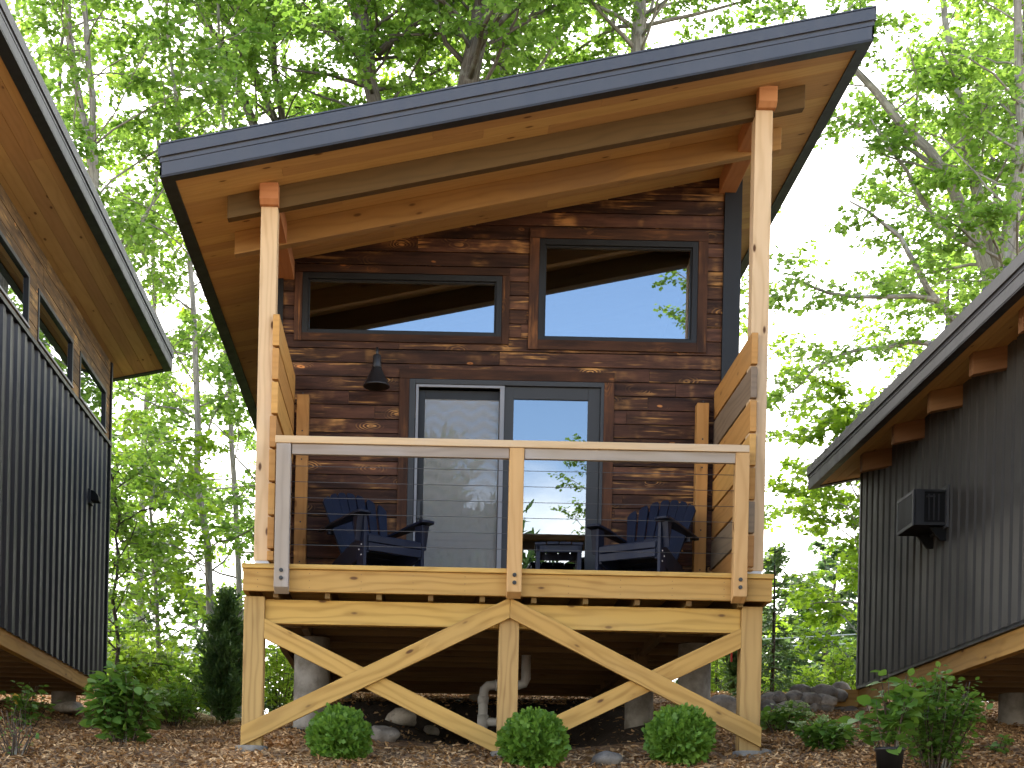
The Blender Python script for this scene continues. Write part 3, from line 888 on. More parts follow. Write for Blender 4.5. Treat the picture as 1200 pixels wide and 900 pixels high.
# deck
dk = MB(CO)
y = -.022
while y < YW - .03:
    dk.box((-1.425, y, 2.252), (2.73, min(y + .138, YW - .028), DECK), axis=(1, 0, 0)); y += .143
deck = dk.build('deck', M['deckwood'], cabin, bevel=.006)
f_ = MB(CO); f_.box((-1.415, 0, 2.078), (2.722, .038, 2.251), axis=(1, 0, 0)); f_.build('deck_fascia', M['deckwood'], deck, bevel=.003)
f_ = MB(CO); f_.box((-1.415, .039, 2.078), (-1.377, YW, 2.251), axis=(0, 1, 0)); f_.box((2.684, .039, 2.078), (2.722, YW, 2.251), axis=(0, 1, 0)); f_.build_each('side_rim', M['deckwood'], deck, bevel=.003)
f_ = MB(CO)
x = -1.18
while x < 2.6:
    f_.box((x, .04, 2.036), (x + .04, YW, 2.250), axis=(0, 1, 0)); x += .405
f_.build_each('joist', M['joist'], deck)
f_ = MB(CO); f_.box((-1.25, .125, 1.845), (2.505, .205, 2.035), axis=(1, 0, 0)); f_.build('front_beam', M['deckwood'], deck, bevel=.004)
nb = MB(CO)
for xx in np.arange(-1.3, 2.7, .405):
    for zz in (2.11, 2.165, 2.22):
        nb.tube([(xx, -.0015, zz), (xx, .003, zz)], .0035, 6)
nb.build_each('nail_head', M['under'], deck)
# lower posts, pads and cross braces
for (xa, xb) in ((-1.413, -1.25), (.60, .757), (2.506, 2.670)):
    zg = gz((xa + xb) / 2, .15)
    p_ = MB(CO); p_.box((xa, .085, zg - .25), (xb, .225, 2.05 if xa > 2 or xa < -1 else 1.95), axis=(0, 0, 1))
    lp = p_.build('deck_post', M['lowpost'], cabin, bevel=.005)
    c_ = MB(CO); c_.lathe([(0.0, .03), (.125, .03), (.13, .02), (.135, -.25)], ((xa + xb) / 2, .10, zg - .005), 20); c_.build('concrete_pad', M['concrete'], lp)
def brace(a, b, w, y0_, y1_, xlo, xhi, za=None):
    """plank whose centre line runs a -> b in (x, z), ends cut plumb"""
    m_ = (b[1] - a[1]) / (b[0] - a[0]); hv = w / 2 * math.sqrt(1 + m_ * m_)
    L_ = lambda x: a[1] + m_ * (x - a[0])
    mb = MB(CO)
    mb.prism([(xlo, L_(xlo) - hv), (xhi, L_(xhi) - hv), (xhi, L_(xhi) + hv), (xlo, L_(xlo) + hv)], y0_, y1_, axis=(1, 0, m_))
    return mb.build('cross_brace', M['deckwood'], cabin, bevel=.003)
brace((-1.413, .945), (.678, 1.995), .142, .046, .083, -1.413, .678)
brace((.680, 1.995), (2.672, 1.02), .142, .046, .083, .680, 2.672)
brace((-1.25, 1.80), (.60, .93), .142, .085, .122, -1.25, .60)
brace((.757, .93), (2.506, 1.80), .142, .085, .122, .757, 2.506)
# railing
rl = MB(CO); rl.box((-1.175, -.105, 3.212), (2.50, .035, 3.268), axis=(1, 0, 0)); rail = rl.build('railing', M['cap'], cabin, bevel=.005)
rl = MB(CO); rl.box((-1.045, -.085, 3.130), (.64, -.045, 3.210), axis=(1, 0, 0)); rl.box((.76, -.085, 3.130), (2.396, -.045, 3.210), axis=(1, 0, 0)); rl.build_each('sub_rail', M['railgrey'], rail, bevel=.003)
for (xa, xb, mt) in ((-1.165, -1.052, 'railgrey'), (.643, .757, 'railpost'), (2.397, 2.505, 'railpost')):
    q = MB(CO); q.prism([(-.098, 2.095), (-.004, 2.055), (-.004, 3.211), (-.098, 3.211)], xa, xb, axis=(0, 0, 1), plane='yz')
    rp = q.build('rail_post', M[mt], rail, bevel=.005)
    xm = (xa + xb) / 2
    for zz in (2.165, 2.225):
        q = MB(CO); q.tube([(xm, -.108, zz), (xm, -.098, zz)], .016, 10); q.tube([(xm, -.117, zz), (xm, -.1075, zz)], .009, 6)
        q.build('bolt', M['bolt'], rail)
for k in range(6):
    zz = 3.045 - k * .1225
    q = MB(CO); q.tube([(-1.10, -.055, zz), (.70, -.055, zz - .002), (2.45, -.055, zz)], .0023, 6); q.build('cable', M['cable'], rail)
# floor and foundation
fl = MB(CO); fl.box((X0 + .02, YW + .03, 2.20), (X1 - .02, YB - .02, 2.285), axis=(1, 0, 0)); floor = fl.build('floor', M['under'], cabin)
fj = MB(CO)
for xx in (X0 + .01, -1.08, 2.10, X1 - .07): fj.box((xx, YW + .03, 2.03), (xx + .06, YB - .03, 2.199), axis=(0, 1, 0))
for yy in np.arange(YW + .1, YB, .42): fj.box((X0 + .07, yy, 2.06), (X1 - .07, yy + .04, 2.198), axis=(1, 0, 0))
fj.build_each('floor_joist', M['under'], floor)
for (xx, yy, rr, zt) in ((-1.02, 2.15, .165, 2.03), (2.50, 2.05, .15, 2.03), (2.13, 2.95, .14, 1.70), (-1.0, 6.6, .15, 2.03), (2.5, 6.6, .15, 2.03), (.7, 6.6, .12, 2.03)):
    q = MB(CO); zg = gz(xx, yy) - .3
    q.lathe([(rr, 0), (rr, zt - zg), (0, zt - zg)], (xx, yy, zg), 22); pr = q.build('foundation_pier', M['concrete'], cabin)
    if zt < 2: q = MB(CO); q.box((xx - .07, yy - .07, zt), (xx + .07, yy + .07, 2.06), axis=(0, 0, 1)); q.build('pier_block', M['under'], pr)

# ================================================================== LEFT CABIN (its tall right side)
DXL = -6.80
lc = thing('cabin', 'left black ribbed metal cabin with three high windows, cut by the photo edge', 'cabin', (DXL + .65, 0, 1.0))
LO = lc.location
roof_parts(lc, DXL, -.39, 7.75, -2.06, 3.47, 0.0, 'y', (M['fascia'], M['fasciagrey'], M['soffit']))
XL = DXL + 2.80
q = MB(LO); rib_wall(q, XL, YW + .02, YB, 2.12, 5.13, 1, pitch=.255, rib=.11, h=.026); q.build('side_wall', M['metal'], lc)
q = MB(LO); rib_wall(q, DXL + X0, YW + .02, YB, 2.12, 5.27, -1); q.build('side_wall', M['metal'], lc)
q = MB(LO)
for yy in (YW, YB - .06): q.prism(clip([(DXL + X0 + .02, 2.12), (XL - .03, 2.12), (XL - .03, 6.3), (DXL + X0 + .02, 6.3)], -SL, 1, 5.22 + SL * (1.61 - DXL)), yy, yy + .06)
q.build_each('end_wall', M['metal'], lc)
WY = ((2.9 - 1.1, 3.18), (3.53, 5.06), (5.40, 6.83))
holes = [(a, 5.20, b, 5.74) for a, b in WY]
# charred band under the soffit, boards along y : build in xz then turn
mb0 = MB((0, 0, 0)); siding(mb0, YW, YB + .01, 5.13, 6.20, holes, 0.0, .02, pitch=.18)
mb = MB(LO)
mb.f, mb.uv, mb.r, mb.sm = mb0.f, mb0.uv, mb0.r, mb0.sm
mb.v = [(XL + .012 - v[1] - LO.x, v[0] - LO.y, v[2] - LO.z) for v in mb0.v]
band = mb.build('charred_band', M['charlight'], lc)
q = MB(LO)
prev = YW
for a, b in list(WY) + [(YB, YB)]:
    q.box((XL - .06, prev + .01, 5.12), (XL - .012, a, 6.18)); 
    if b > a: q.box((XL - .06, a, 5.12), (XL - .012, b, 5.20)); q.box((XL - .06, a, 5.74), (XL - .012, b, 6.18))
    prev = b
q.build('wall_backing', M['edge'], band)
q = MB(LO); q.box((XL - .004, YW, 5.105), (XL + .045, YB + .012, 5.150), axis=(0, 1, 0)); q.box((XL - .02, YB - .04, 2.12), (XL + .036, YB + .02, 6.16), axis=(0, 0, 1)); q.build_each('metal_flashing', M['frame'], lc)
for a, b in WY:
    f = MB(LO); e = .045
    f.box((XL - .04, a + .001, 5.201), (XL + .022, a + e, 5.739), axis=(0, 0, 1)); f.box((XL - .04, b - e, 5.201), (XL + .022, b - .001, 5.739), axis=(0, 0, 1))
    f.box((XL - .04, a + e, 5.201), (XL + .022, b - e, 5.201 + e), axis=(0, 1, 0)); f.box((XL - .04, a + e, 5.739 - e), (XL + .022, b - e, 5.739), axis=(0, 1, 0))
    wn_ = f.build('window', M['frame'], lc, bevel=.003)
    g = MB(LO); g.box((XL - .012, a + e - .002, 5.20 + e), (XL - .006, b - e + .002, 5.74 - e)); g.build('pane', M['glassleft'], wn_)
    g = MB(LO); g.box((XL + .022, a + .004, 5.203), (XL + .032, b - .004, 5.222), axis=(0, 1, 0)); g.build('sill', M['alu'], wn_)
q = MB(LO); q.box((XL - .09, YW, 1.965), (XL - .012, YB, 2.135), axis=(0, 1, 0)); q.box((DXL + X0 + .01, YW, 1.965), (DXL + X0 + .09, YB, 2.135), axis=(0, 1, 0)); q.build_each('sill_beam', M['deckwood'], lc, bevel=.004)
q = MB(LO); q.box((DXL + X0 + .03, YW + .03, 2.12), (XL - .05, YB - .03, 2.25)); fl2 = q.build('floor', M['under'], lc)
q = MB(LO)
for yy in np.arange(YW + .1, YB, .45): q.box((DXL + X0 + .10, yy, 1.98), (XL - .10, yy + .04, 2.118), axis=(1, 0, 0))
q.build_each('floor_joist', M['under'], fl2)
for (xx, yy) in ((XL - .4, 2.2), (XL - .4, 6.7), (DXL - 1.0, 2.2), (DXL - 1.0, 6.7)):
    q = MB(LO); zg = gz(xx, yy) - .3; q.lathe([(.15, 0), (.15, 1.97 - zg), (0, 1.97 - zg)], (xx, yy, zg), 20); q.build('foundation_pier', M['concrete'], lc)
# dryer style wall vent
vt = thing('wall_vent', 'small dark hooded vent on the ribbed wall of the left cabin', 'vent', (XL + .02, 6.02, 4.20))
VO = vt.location
q = MB(VO); q.box((XL, 5.93, 4.13), (XL + .05, 6.11, 4.30)); q.build('vent_plate', M['metal'], vt, bevel=.004)
q = MB(VO)
prof = [(XL + .05, 4.29), (XL + .10, 4.27), (XL + .135, 4.22), (XL + .145, 4.16), (XL + .05, 4.16)]
q.prism([(p[0], p[1]) for p in reversed(prof)], 5.945, 6.095, axis=(1, 0, 0)); q.build('vent_hood', M['ac'], vt, bevel=.006)

# ================================================================== RIGHT CABIN (its low left side)
XR = 4.83; RY0, RY1 = -3.5, 4.83; RX1 = XR + 4.2
rc = thing('cabin', 'right black ribbed metal cabin with an air conditioner in its wall', 'cabin', (XR + 2.1, 0, 1.2))
RO = rc.location
roofR, SR = roof_parts(rc, 0.0, -4.2, 5.07, 4.28, XR + 4.8, 0.0, 'y', (M['fascia'], M['fasciagrey'], M['soffit']), slope=SL, ref=4.28, zref=4.25)
q = MB(RO); rib_wall(q, XR, RY0, RY1, 2.02, SR(XR) + .01, -1, pitch=.20, rib=.140, h=.046, fl=.010); q.build('side_wall', M['metal_lit'], rc)
q = MB(RO); rib_wall(q, RX1, RY0, RY1, 2.02, SR(RX1) + .01, 1); q.build('side_wall', M['metal_lit'], rc)
q = MB(RO)
for yy in (RY0 + .01, RY1 - .07): q.prism([(XR + .035, 2.02), (RX1 - .035, 2.02), (RX1 - .035, SR(RX1)), (XR + .035, SR(XR))], yy, yy + .06)
q.build_each('end_wall', M['metal_lit'], rc)
q = MB(RO); q.box((XR - .035, RY1 - .05, 2.02), (XR + .05, RY1 + .012, SR(XR) - .002), axis=(0, 0, 1)); q.box((XR - .034, RY0, 1.985), (XR + .02, RY1, 2.03), axis=(0, 1, 0)); q.build_each('metal_flashing', M['metal'], rc)
for yy in (3.75, 2.72, 1.70, .68, -.34, -1.36, -2.38, -3.3):
    q = MB(RO)
    vs = []
    for xx in (4.50, XR + .3):
        for (y_, z_) in ((yy, -.185), (yy + .09, -.185), (yy + .09, -.001), (yy, -.001)): vs.append((xx, y_, SR(xx) + z_))
    q.solid(vs, [(0, 3, 2, 1), (4, 5, 6, 7), (0, 1, 5, 4), (1, 2, 6, 5), (2, 3, 7, 6), (3, 0, 4, 7)], (1, 0, SL)); q.build('rafter_tail', M['tail'], rc, bevel=.004)
q = MB(RO); q.box((XR + .0, RY0, 1.80), (XR + .08, RY1 + .02, 1.983), axis=(0, 1, 0)); q.box((RX1 - .1, RY0, 1.80), (RX1, RY1, 1.983), axis=(0, 1, 0)); q.build_each('sill_beam', M['deckwood'], rc, bevel=.004)
q = MB(RO); q.box((XR + .05, RY0 + .02, 2.03), (RX1 - .05, RY1 - .03, 2.2)); fl3 = q.build('floor', M['under'], rc)
q = MB(RO)
for yy in np.arange(RY0 + .1, RY1, .42): q.box((XR + .09, yy, 1.86), (RX1 - .1, yy + .04, 2.028), axis=(1, 0, 0))
q.build_each('floor_joist', M['under'], fl3)
for (xx, yy) in ((XR + .16, .05), (XR + 1.15, 3.4), (XR + .3, 4.4), (RX1 - .3, .1), (RX1 - .3, 4.4)):
    q = MB(RO); zg = gz(xx, yy) - .3; q.lathe([(.15, 0), (.15, 1.80 - zg), (0, 1.80 - zg)], (xx, yy, zg), 20); q.build('foundation_pier', M['concrete'], rc)
q = MB(RO); q.box((XR - .30, RY1 + .03, 1.80), (XR + .1, RY1 + .09, 1.99)); q.build('rim_board', M['deckwood'], rc, bevel=.004)

# air conditioner through the wall
ac = thing('air_conditioner', 'black window air conditioner on a bracket in the right cabin wall', 'air conditioner', (XR - .18, 2.2, 3.15))
AO = ac.location
ya, yb, za, zb, xo = 1.99, 2.47, 3.15, 3.50, 4.46
q = MB(AO); q.box((xo + .012, ya + .012, za + .012), (XR + .1, yb, zb - .008)); q.build('case', M['ac'], ac, bevel=.006)
q = MB(AO)      # outer coil face with fins, looks away from the wall
q.box((xo, ya + .01, za + .01), (xo + .012, ya + .04, zb - .01)); q.box((xo, yb - .03, za + .01), (xo + .012, yb, zb - .01)); q.box((xo, ya + .04, zb - .04), (xo + .012, yb - .03, zb - .01)); q.box((xo, ya + .04, za + .01), (xo + .012, yb - .03, za + .04))
for k in range(26):
    z_ = za + .045 + k * .0105; q.box((xo + .003, ya + .04, z_), (xo + .011, yb - .03, z_ + .005))
q.build('grille', M['acgrille'], ac)
q = MB(AO)
q.box((xo + .02, ya - .002, zb - .03), (XR - .06, ya + .012, zb - .009)); q.box((xo + .02, ya - .002, za + .013), (XR - .06, ya + .012, za + .04)); q.box((xo + .02, ya - .002, za + .04), (xo + .10, ya + .012, zb - .03))
for xx in (4.60, 4.645, 4.69): q.box((xx, ya + .002, za + .06), (xx + .012, ya + .014, zb - .05))
q.box((4.58, ya - .001, zb - .08), (4.66, ya + .013, zb - .065))
q.build('side_louvre', M['metal'], ac)
q = MB(AO); q.box((XR - .075, ya - .035, za - .01), (XR - .055, yb + .03, zb + .03), axis=(0, 0, 1)); q.build('wall_flange', M['acgrille'], ac)
q = MB(AO)
for yy in (ya + .05, yb - .08): q.prism([(4.64, za - .005), (XR - .10, za - .115), (XR - .03, za - .115), (XR - .03, za + .004), (4.62, za + .004)], yy, yy + .03, axis=(1, 0, 0))
q.build_each('bracket', M['ac'], ac)

# ================================================================== porch furniture
def make_chair(label):
    t = thing('adirondack_chair', label, 'chair', (0, 0, 0), 0, 'navy adirondack chairs on the porch')
    nv = M['navy']
    # seat slats on curved stringers: y from -0.40 to 0.12
    q = MB(); pts = [(-.415, .335), (-.40, .395), (-.31, .405), (-.215, .385), (-.12, .355), (-.025, .322), (.07, .290)]
    q.box((-.275, -.432, .255), (.275, -.408, .325)); q.box((-.275, -.428, .333), (.275, -.404, .392))
    for i in range(2, len(pts)):
        a = math.atan2(pts[i][1] - pts[i - 1][1], pts[i][0] - pts[i - 1][0]) if i > 2 else -.05
        mt = Matrix.Translation((0, pts[i][0], pts[i][1])) @ Matrix.Rotation(a, 4, 'X')
        q.box((-.275, -.043, -.011), (.275, .043, .011), mat=mt)
    q.build('seat', nv, t, bevel=.005)
    # back: seven fanned slats with rounded crown
    q = MB(); lean = R(22)
    base = Matrix.Translation((0, .10, .215)) @ Matrix.Rotation(-lean, 4, 'X')
    for k in range(7):
        s = (k - 3) / 3.0
        hgt = .79 - .115 * s * s
        xb_, xt_ = s * .205, s * .298
        wb, wt = .032, .0445
        tl = .030 * s
        poly = [(xb_ - wb, 0), (xb_ + wb, 0), (xt_ + wt, hgt - .018 - max(0, tl) * 1.2), (xt_ + wt * .55, hgt + .004 - tl * .5), (xt_ - wt * .55, hgt + .004 + tl * .5), (xt_ - wt, hgt - .018 + min(0, tl) * 1.2)]
        cup = -.035 * s * s
        q.prism(poly, cup - .011, cup + .011, axis=(0, 0, 1), mat=base)
    q.build('backrest', nv, t, bevel=.004)
    q = MB(); q.box((-.33, .215, .50), (.33, .245, .57)); q.box((-.27, .125, .17), (.27, .15, .26)); q.beam((-.27, .40, .84), (.27, .40, .84), .022, .06)
    q.build_each('back_rail', nv, t, bevel=.004)
    for s in (-1, 1):
        q = MB()
        q.prism([(s * .265, -.47), (s * .295, -.49), (s * .385, -.49), (s * .405, -.46), (s * .400, -.25), (s * .375, .10), (s * .355, .34), (s * .305, .34), (s * .290, 0), (s * .265, -.25)][::s], .553, .577, axis=(0, 1, 0), plane='xy',
                mat=Matrix.Rotation(R(-2.5), 4, 'X'))
        q.build('arm', nv, t, bevel=.005)
        q = MB(); q.box((s * .288, -.415, 0), (s * .318, -.295, .560) if s > 0 else (s * .318, -.295, .560), axis=(0, 0, 1)) if s > 0 else q.box((-.318, -.415, 0), (-.288, -.295, .560), axis=(0, 0, 1))
        q.prism([(-.355, .34), (-.31, .56), (-.40, .56)], s * .318 if s > 0 else -.375, .375 if s > 0 else -.318, axis=(0, 0, 1), plane='yz')
        lg = q.build('leg', nv, t, bevel=.004)
        q = MB()
        for (yy, zz) in ((-.375, .31), (-.335, .27), (-.375, .22), (-.34, .36)): q.tube([(s * .318, yy, zz), (s * .322, yy, zz)], .0075, 8)
        q.build_each('screw', M['screw'], lg)
        q = MB(); q.prism([(-.405, .24), (.50, 0), (.585, 0), (.58, .045), (.12, .27), (-.25, .385), (-.405, .385)], (s * .287 if s < 0 else .259), (s * .259 if s < 0 else .287), axis=(0, 1, -.3), plane='yz')
        q.build('stringer', nv, t, bevel=.004)
    return t
ch1 = make_chair('navy adirondack chair left of the sliding door')
CH_S = .93
ch1.location = (-.46, 1.02, DECK); ch1.rotation_euler = (0, 0, R(33)); ch1.scale = (CH_S,) * 3
ch2 = copy_tree(ch1)
ch2['label'] = 'navy adirondack chair right of the sliding door'
ch2.location = (1.89, 1.03, DECK); ch2.rotation_euler = (0, 0, R(-33))
st = thing('side_table', 'low navy slatted side table in front of the sliding door', 'side table', (1.15, 1.17, DECK), R(-4))
q = MB()
for k in range(4):
    x = -.205 + k * .105; e = .02 if k in (0, 3) else 0
    q.prism([(x, -.205 + e), (x + .096, -.205 + e * .2), (x + .096, .205 - e * .2), (x, .205 - e)] if k == 0 else ([(x, -.205 + e * .2), (x + .096, -.205 + e), (x + .096, .205 - e), (x, .205 - e * .2)] if k == 3 else [(x, -.21), (x + .096, -.21), (x + .096, .21), (x, .21)]), .405, .428, axis=(0, 1, 0), plane='xy')
q.build('table_top', M['navy'], st, bevel=.005)
q = MB(); q.box((-.19, -.185, .345), (.19, -.165, .404)); q.box((-.19, .165, .345), (.19, .185, .404)); q.box((-.175, -.165, .12), (-.155, .165, .17)); q.box((.155, -.165, .12), (.175, .165, .17)); q.box((-.155, -.02, .12), (.155, .02, .145)); q.build_each('apron_rail', M['navy'], st, bevel=.003)
for sx in (-1, 1):
    for sy in (-1, 1):
        q = MB(); q.box((sx * .175 - .018, sy * .15 - .035, 0), (sx * .175 + .018, sy * .15 + .035, .404), axis=(0, 0, 1)); q.build('leg', M['navy'], st, bevel=.004)

# wall lamp
wlm = thing('wall_lamp', 'black gooseneck barn lamp on the charred wall', 'wall lamp', (-.451, YW, 4.255))
c = Vector((-.451, YW - .20, 0))
q = MB(wlm.location); q.lathe([(0, 4.407), (.030, 4.405)], c, 28); q.lathe([(.030, 4.405), (.036, 4.395), (.038, 4.305)], c, 28); q.lathe([(.038, 4.305), (.044, 4.301), (.044, 4.293), (.040, 4.290)], c, 28)
q.lathe([(.040, 4.290), (.113, 4.140)], c, 28); q.lathe([(.113, 4.140), (.117, 4.127), (.112, 4.127), (.036, 4.280), (0, 4.285)], c, 28); q.build('shade', M['lamp'], wlm)
q = MB(wlm.location)
pts = [(c.x, c.y, 4.395), (c.x, c.y, 4.430)] + [(c.x, c.y + .05 - .05 * math.cos(a), 4.430 + .05 * math.sin(a)) for a in np.linspace(.3, math.pi, 8)] + [(c.x, c.y + .105, 4.385), (c.x, c.y + .14, 4.315), (c.x, YW - .01, 4.285)]
q.tube(pts, .0115, 10); q.build('arm', M['lamp'], wlm)
q = MB(wlm.location); q.tube([(c.x, YW - .028, 4.285), (c.x, YW - .002, 4.285)], .055, 20); q.build('wall_plate', M['lamp'], wlm)

# drain pipe under the cabin
pp = thing('drain_pipe', 'grey plastic drain pipe bending down under the cabin', 'pipe', (.6, 3.0, 1.1))
q = MB(pp.location)
q.tube([(1.02, 3.0, 2.03), (1.02, 3.0, 1.80), (1.00, 3.0, 1.755), (.95, 3.0, 1.74), (.72, 3.0, 1.735), (.65, 3.0, 1.725), (.615, 3.0, 1.69), (.605, 3.0, 1.62), (.605, 3.0, 1.0)], .046, 14)
q.tube([(.605, 3.0, 1.37), (.80, 3.02, 1.375), (1.3, 3.05, 1.38)], .044, 12)
q.build('pipe', M['pvc'], pp)
q = MB(pp.location)
for (a, b) in (((.605, 3.0, 1.55), (.605, 3.0, 1.62)), ((.605, 3.0, 1.31), (.605, 3.0, 1.44)), ((.72, 3.0, 1.735), (.78, 3.0, 1.737))): q.tube([a, b], .054, 14)
q.build_each('coupling', M['pvc'], pp)

# ================================================================== rocks
def rock(name, label, loc, s, seed, group=None, cat='rock'):
    bm = bmesh.new(); bmesh.ops.create_icosphere(bm, subdivisions=3, radius=1.0)
    rr = random.Random(seed); o = Vector((rr.uniform(-9, 9),) * 3)
    for v in bm.verts:
        n = v.co.normalized()
        k = 1 + .28 * noise.noise(n * 1.1 + o) + .10 * noise.noise(n * 2.7 + o)
        p = n * k
        for _ in range(1):
            p.z = max(p.z, -.55)
        v.co = Vector((p.x * s[0], p.y * s[1], p.z * s[2]))
    me = bpy.data.meshes.new(name); bm.to_mesh(me); bm.free(); me.materials.append(M['stone'])
    me.polygons.foreach_set('use_smooth', [True] * len(me.polygons))
    ob = link(bpy.data.objects.new(name, me)); ob.location = loc; ob.rotation_euler = (0, 0, rr.uniform(0, 6.28))
    return tag(ob, label, cat, group)
rr = random.Random(5)
k = 0
WL = 'rounded grey fieldstone in the low stone wall between the middle and right cabins'
for row, (n, ua, ub, va, y_) in enumerate(((8, 880, 1002, 833, 0), (7, 898, 996, 819, .12), (3, 940, 985, 808, .2))):
    for i in range(n):
        u = ua + (ub - ua) * i / (n - 1) + rr.uniform(-4, 4)
        x0_, y0_ = ground_at(u, 834)
        p = at(u, va + rr.uniform(-3, 3), y0_ + y_ + rr.uniform(-.06, .06)); d = (p[1] - CAM_Y) / F_PX
        s = rr.uniform(10.5, 15.5) * d
        rock('boulder', WL, (p[0], p[1], p[2] - .1 * s), (s * 1.1, s * .9, s * rr.uniform(.65, .9)), 40 + k, 'stones of the low stone wall', 'boulder'); k += 1
for (u_, v_, s, lb) in ((447, 868, .12, 'broad brown rock behind the left globe shrub'), (470, 848, .15, 'large dark rock deep under the left half of the deck'), (505, 860, .09, 'smallest dark rock under the left half of the deck'),
                      (711, 897, .10, 'small tan rock on the mulch between the middle and right globe shrubs'), (846, 838, .20, 'grey rock beside the cedar behind the right concrete pier'), (897, 884, .04, 'little pale stone at the foot of the right deck post')):
    x, y = ground_at(u_, v_)
    rock('rock', lb, (x, y, gz(x, y) + s * .25), (s * 1.15, s, s * .8), 90 + int(s * 100) + int(x * 7))
rock('flat_stone', 'flat pale stone under the far corner of the left cabin', (-4.25, 6.3, gz(-4.25, 6.3) + .05), (.42, .2, .09), 77)

# ================================================================== foliage
LEAF_MAPLE = [(0, 0), (.46, .22), (.24, .44), (.40, .78), (0, 1.0), (-.40, .78), (-.24, .44), (-.46, .22)]
LEAF_OVAL = [(0, 0), (.27, .25), (.33, .5), (.2, .8), (0, 1.0), (-.2, .8), (-.33, .5), (-.27, .25)]
LEAF_QUAD = [(0, 0), (.36, .5), (0, 1.0), (-.36, .5)]
LEAF_SPRAY = [(0, 0), (.10, .2), (.16, .55), (.05, 1.0), (-.05, 1.0), (-.16, .55), (-.10, .2)]

def leaf_mesh(name, pos, direc, nrm, size, rnd, shape, fold=.12):
    """one mesh of many leaf polygons. pos, direc, nrm: (n,3) arrays"""
    n = len(pos); k = len(shape)
    d = direc / (np.linalg.norm(direc, axis=1, keepdims=True) + 1e-9)
    nr = nrm - d * (nrm * d).sum(1, keepdims=True); nr /= (np.linalg.norm(nr, axis=1, keepdims=True) + 1e-9)
    sd = np.cross(d, nr)
    sh = np.array(shape, dtype=np.float64)
    V = pos[:, None, :] + size[:, None, None] * (sd[:, None, :] * sh[None, :, 0:1] + d[:, None, :] * sh[None, :, 1:2]
        + nr[:, None, :] * (np.abs(sh[None, :, 0:1]) * fold * 2 - fold * 1.3 * sh[None, :, 1:2] ** 2))
    me = bpy.data.meshes.new(name)
    me.vertices.add(n * k); me.loops.add(n * k); me.polygons.add(n)
    me.vertices.foreach_set('co', V.astype(np.float32).ravel())
    me.loops.foreach_set('vertex_index', np.arange(n * k, dtype=np.int32))
    me.polygons.foreach_set('loop_start', np.arange(0, n * k, k, dtype=np.int32))
    me.polygons.foreach_set('loop_total', np.full(n, k, dtype=np.int32))
    me.update(calc_edges=True)
    at = me.attributes.new('rnd', 'FLOAT', 'FACE'); at.data.foreach_set('value', rnd.astype(np.float32))
    return me

def rand_dirs(rng, n, up=0.0):
    v = rng.normal(size=(n, 3)); v[:, 2] += up
    return v / np.linalg.norm(v, axis=1, keepdims=True)

def curve(p0, d0, L, n, rng, bend_up=.0, wob=.15):
    pts = [np.array(p0, float)]; d = np.array(d0, float); d /= np.linalg.norm(d)
    for i in range(n):
        d = d + rng.normal(0, wob, 3) + np.array([0, 0, bend_up]); d /= np.linalg.norm(d)
        pts.append(pts[-1] + d * L / n)
    return pts

def interp(pts, t):
    x = t * (len(pts) - 1); i = min(int(x), len(pts) - 2); f = x - i
    return pts[i] * (1 - f) + pts[i + 1] * f, pts[i + 1] - pts[i]

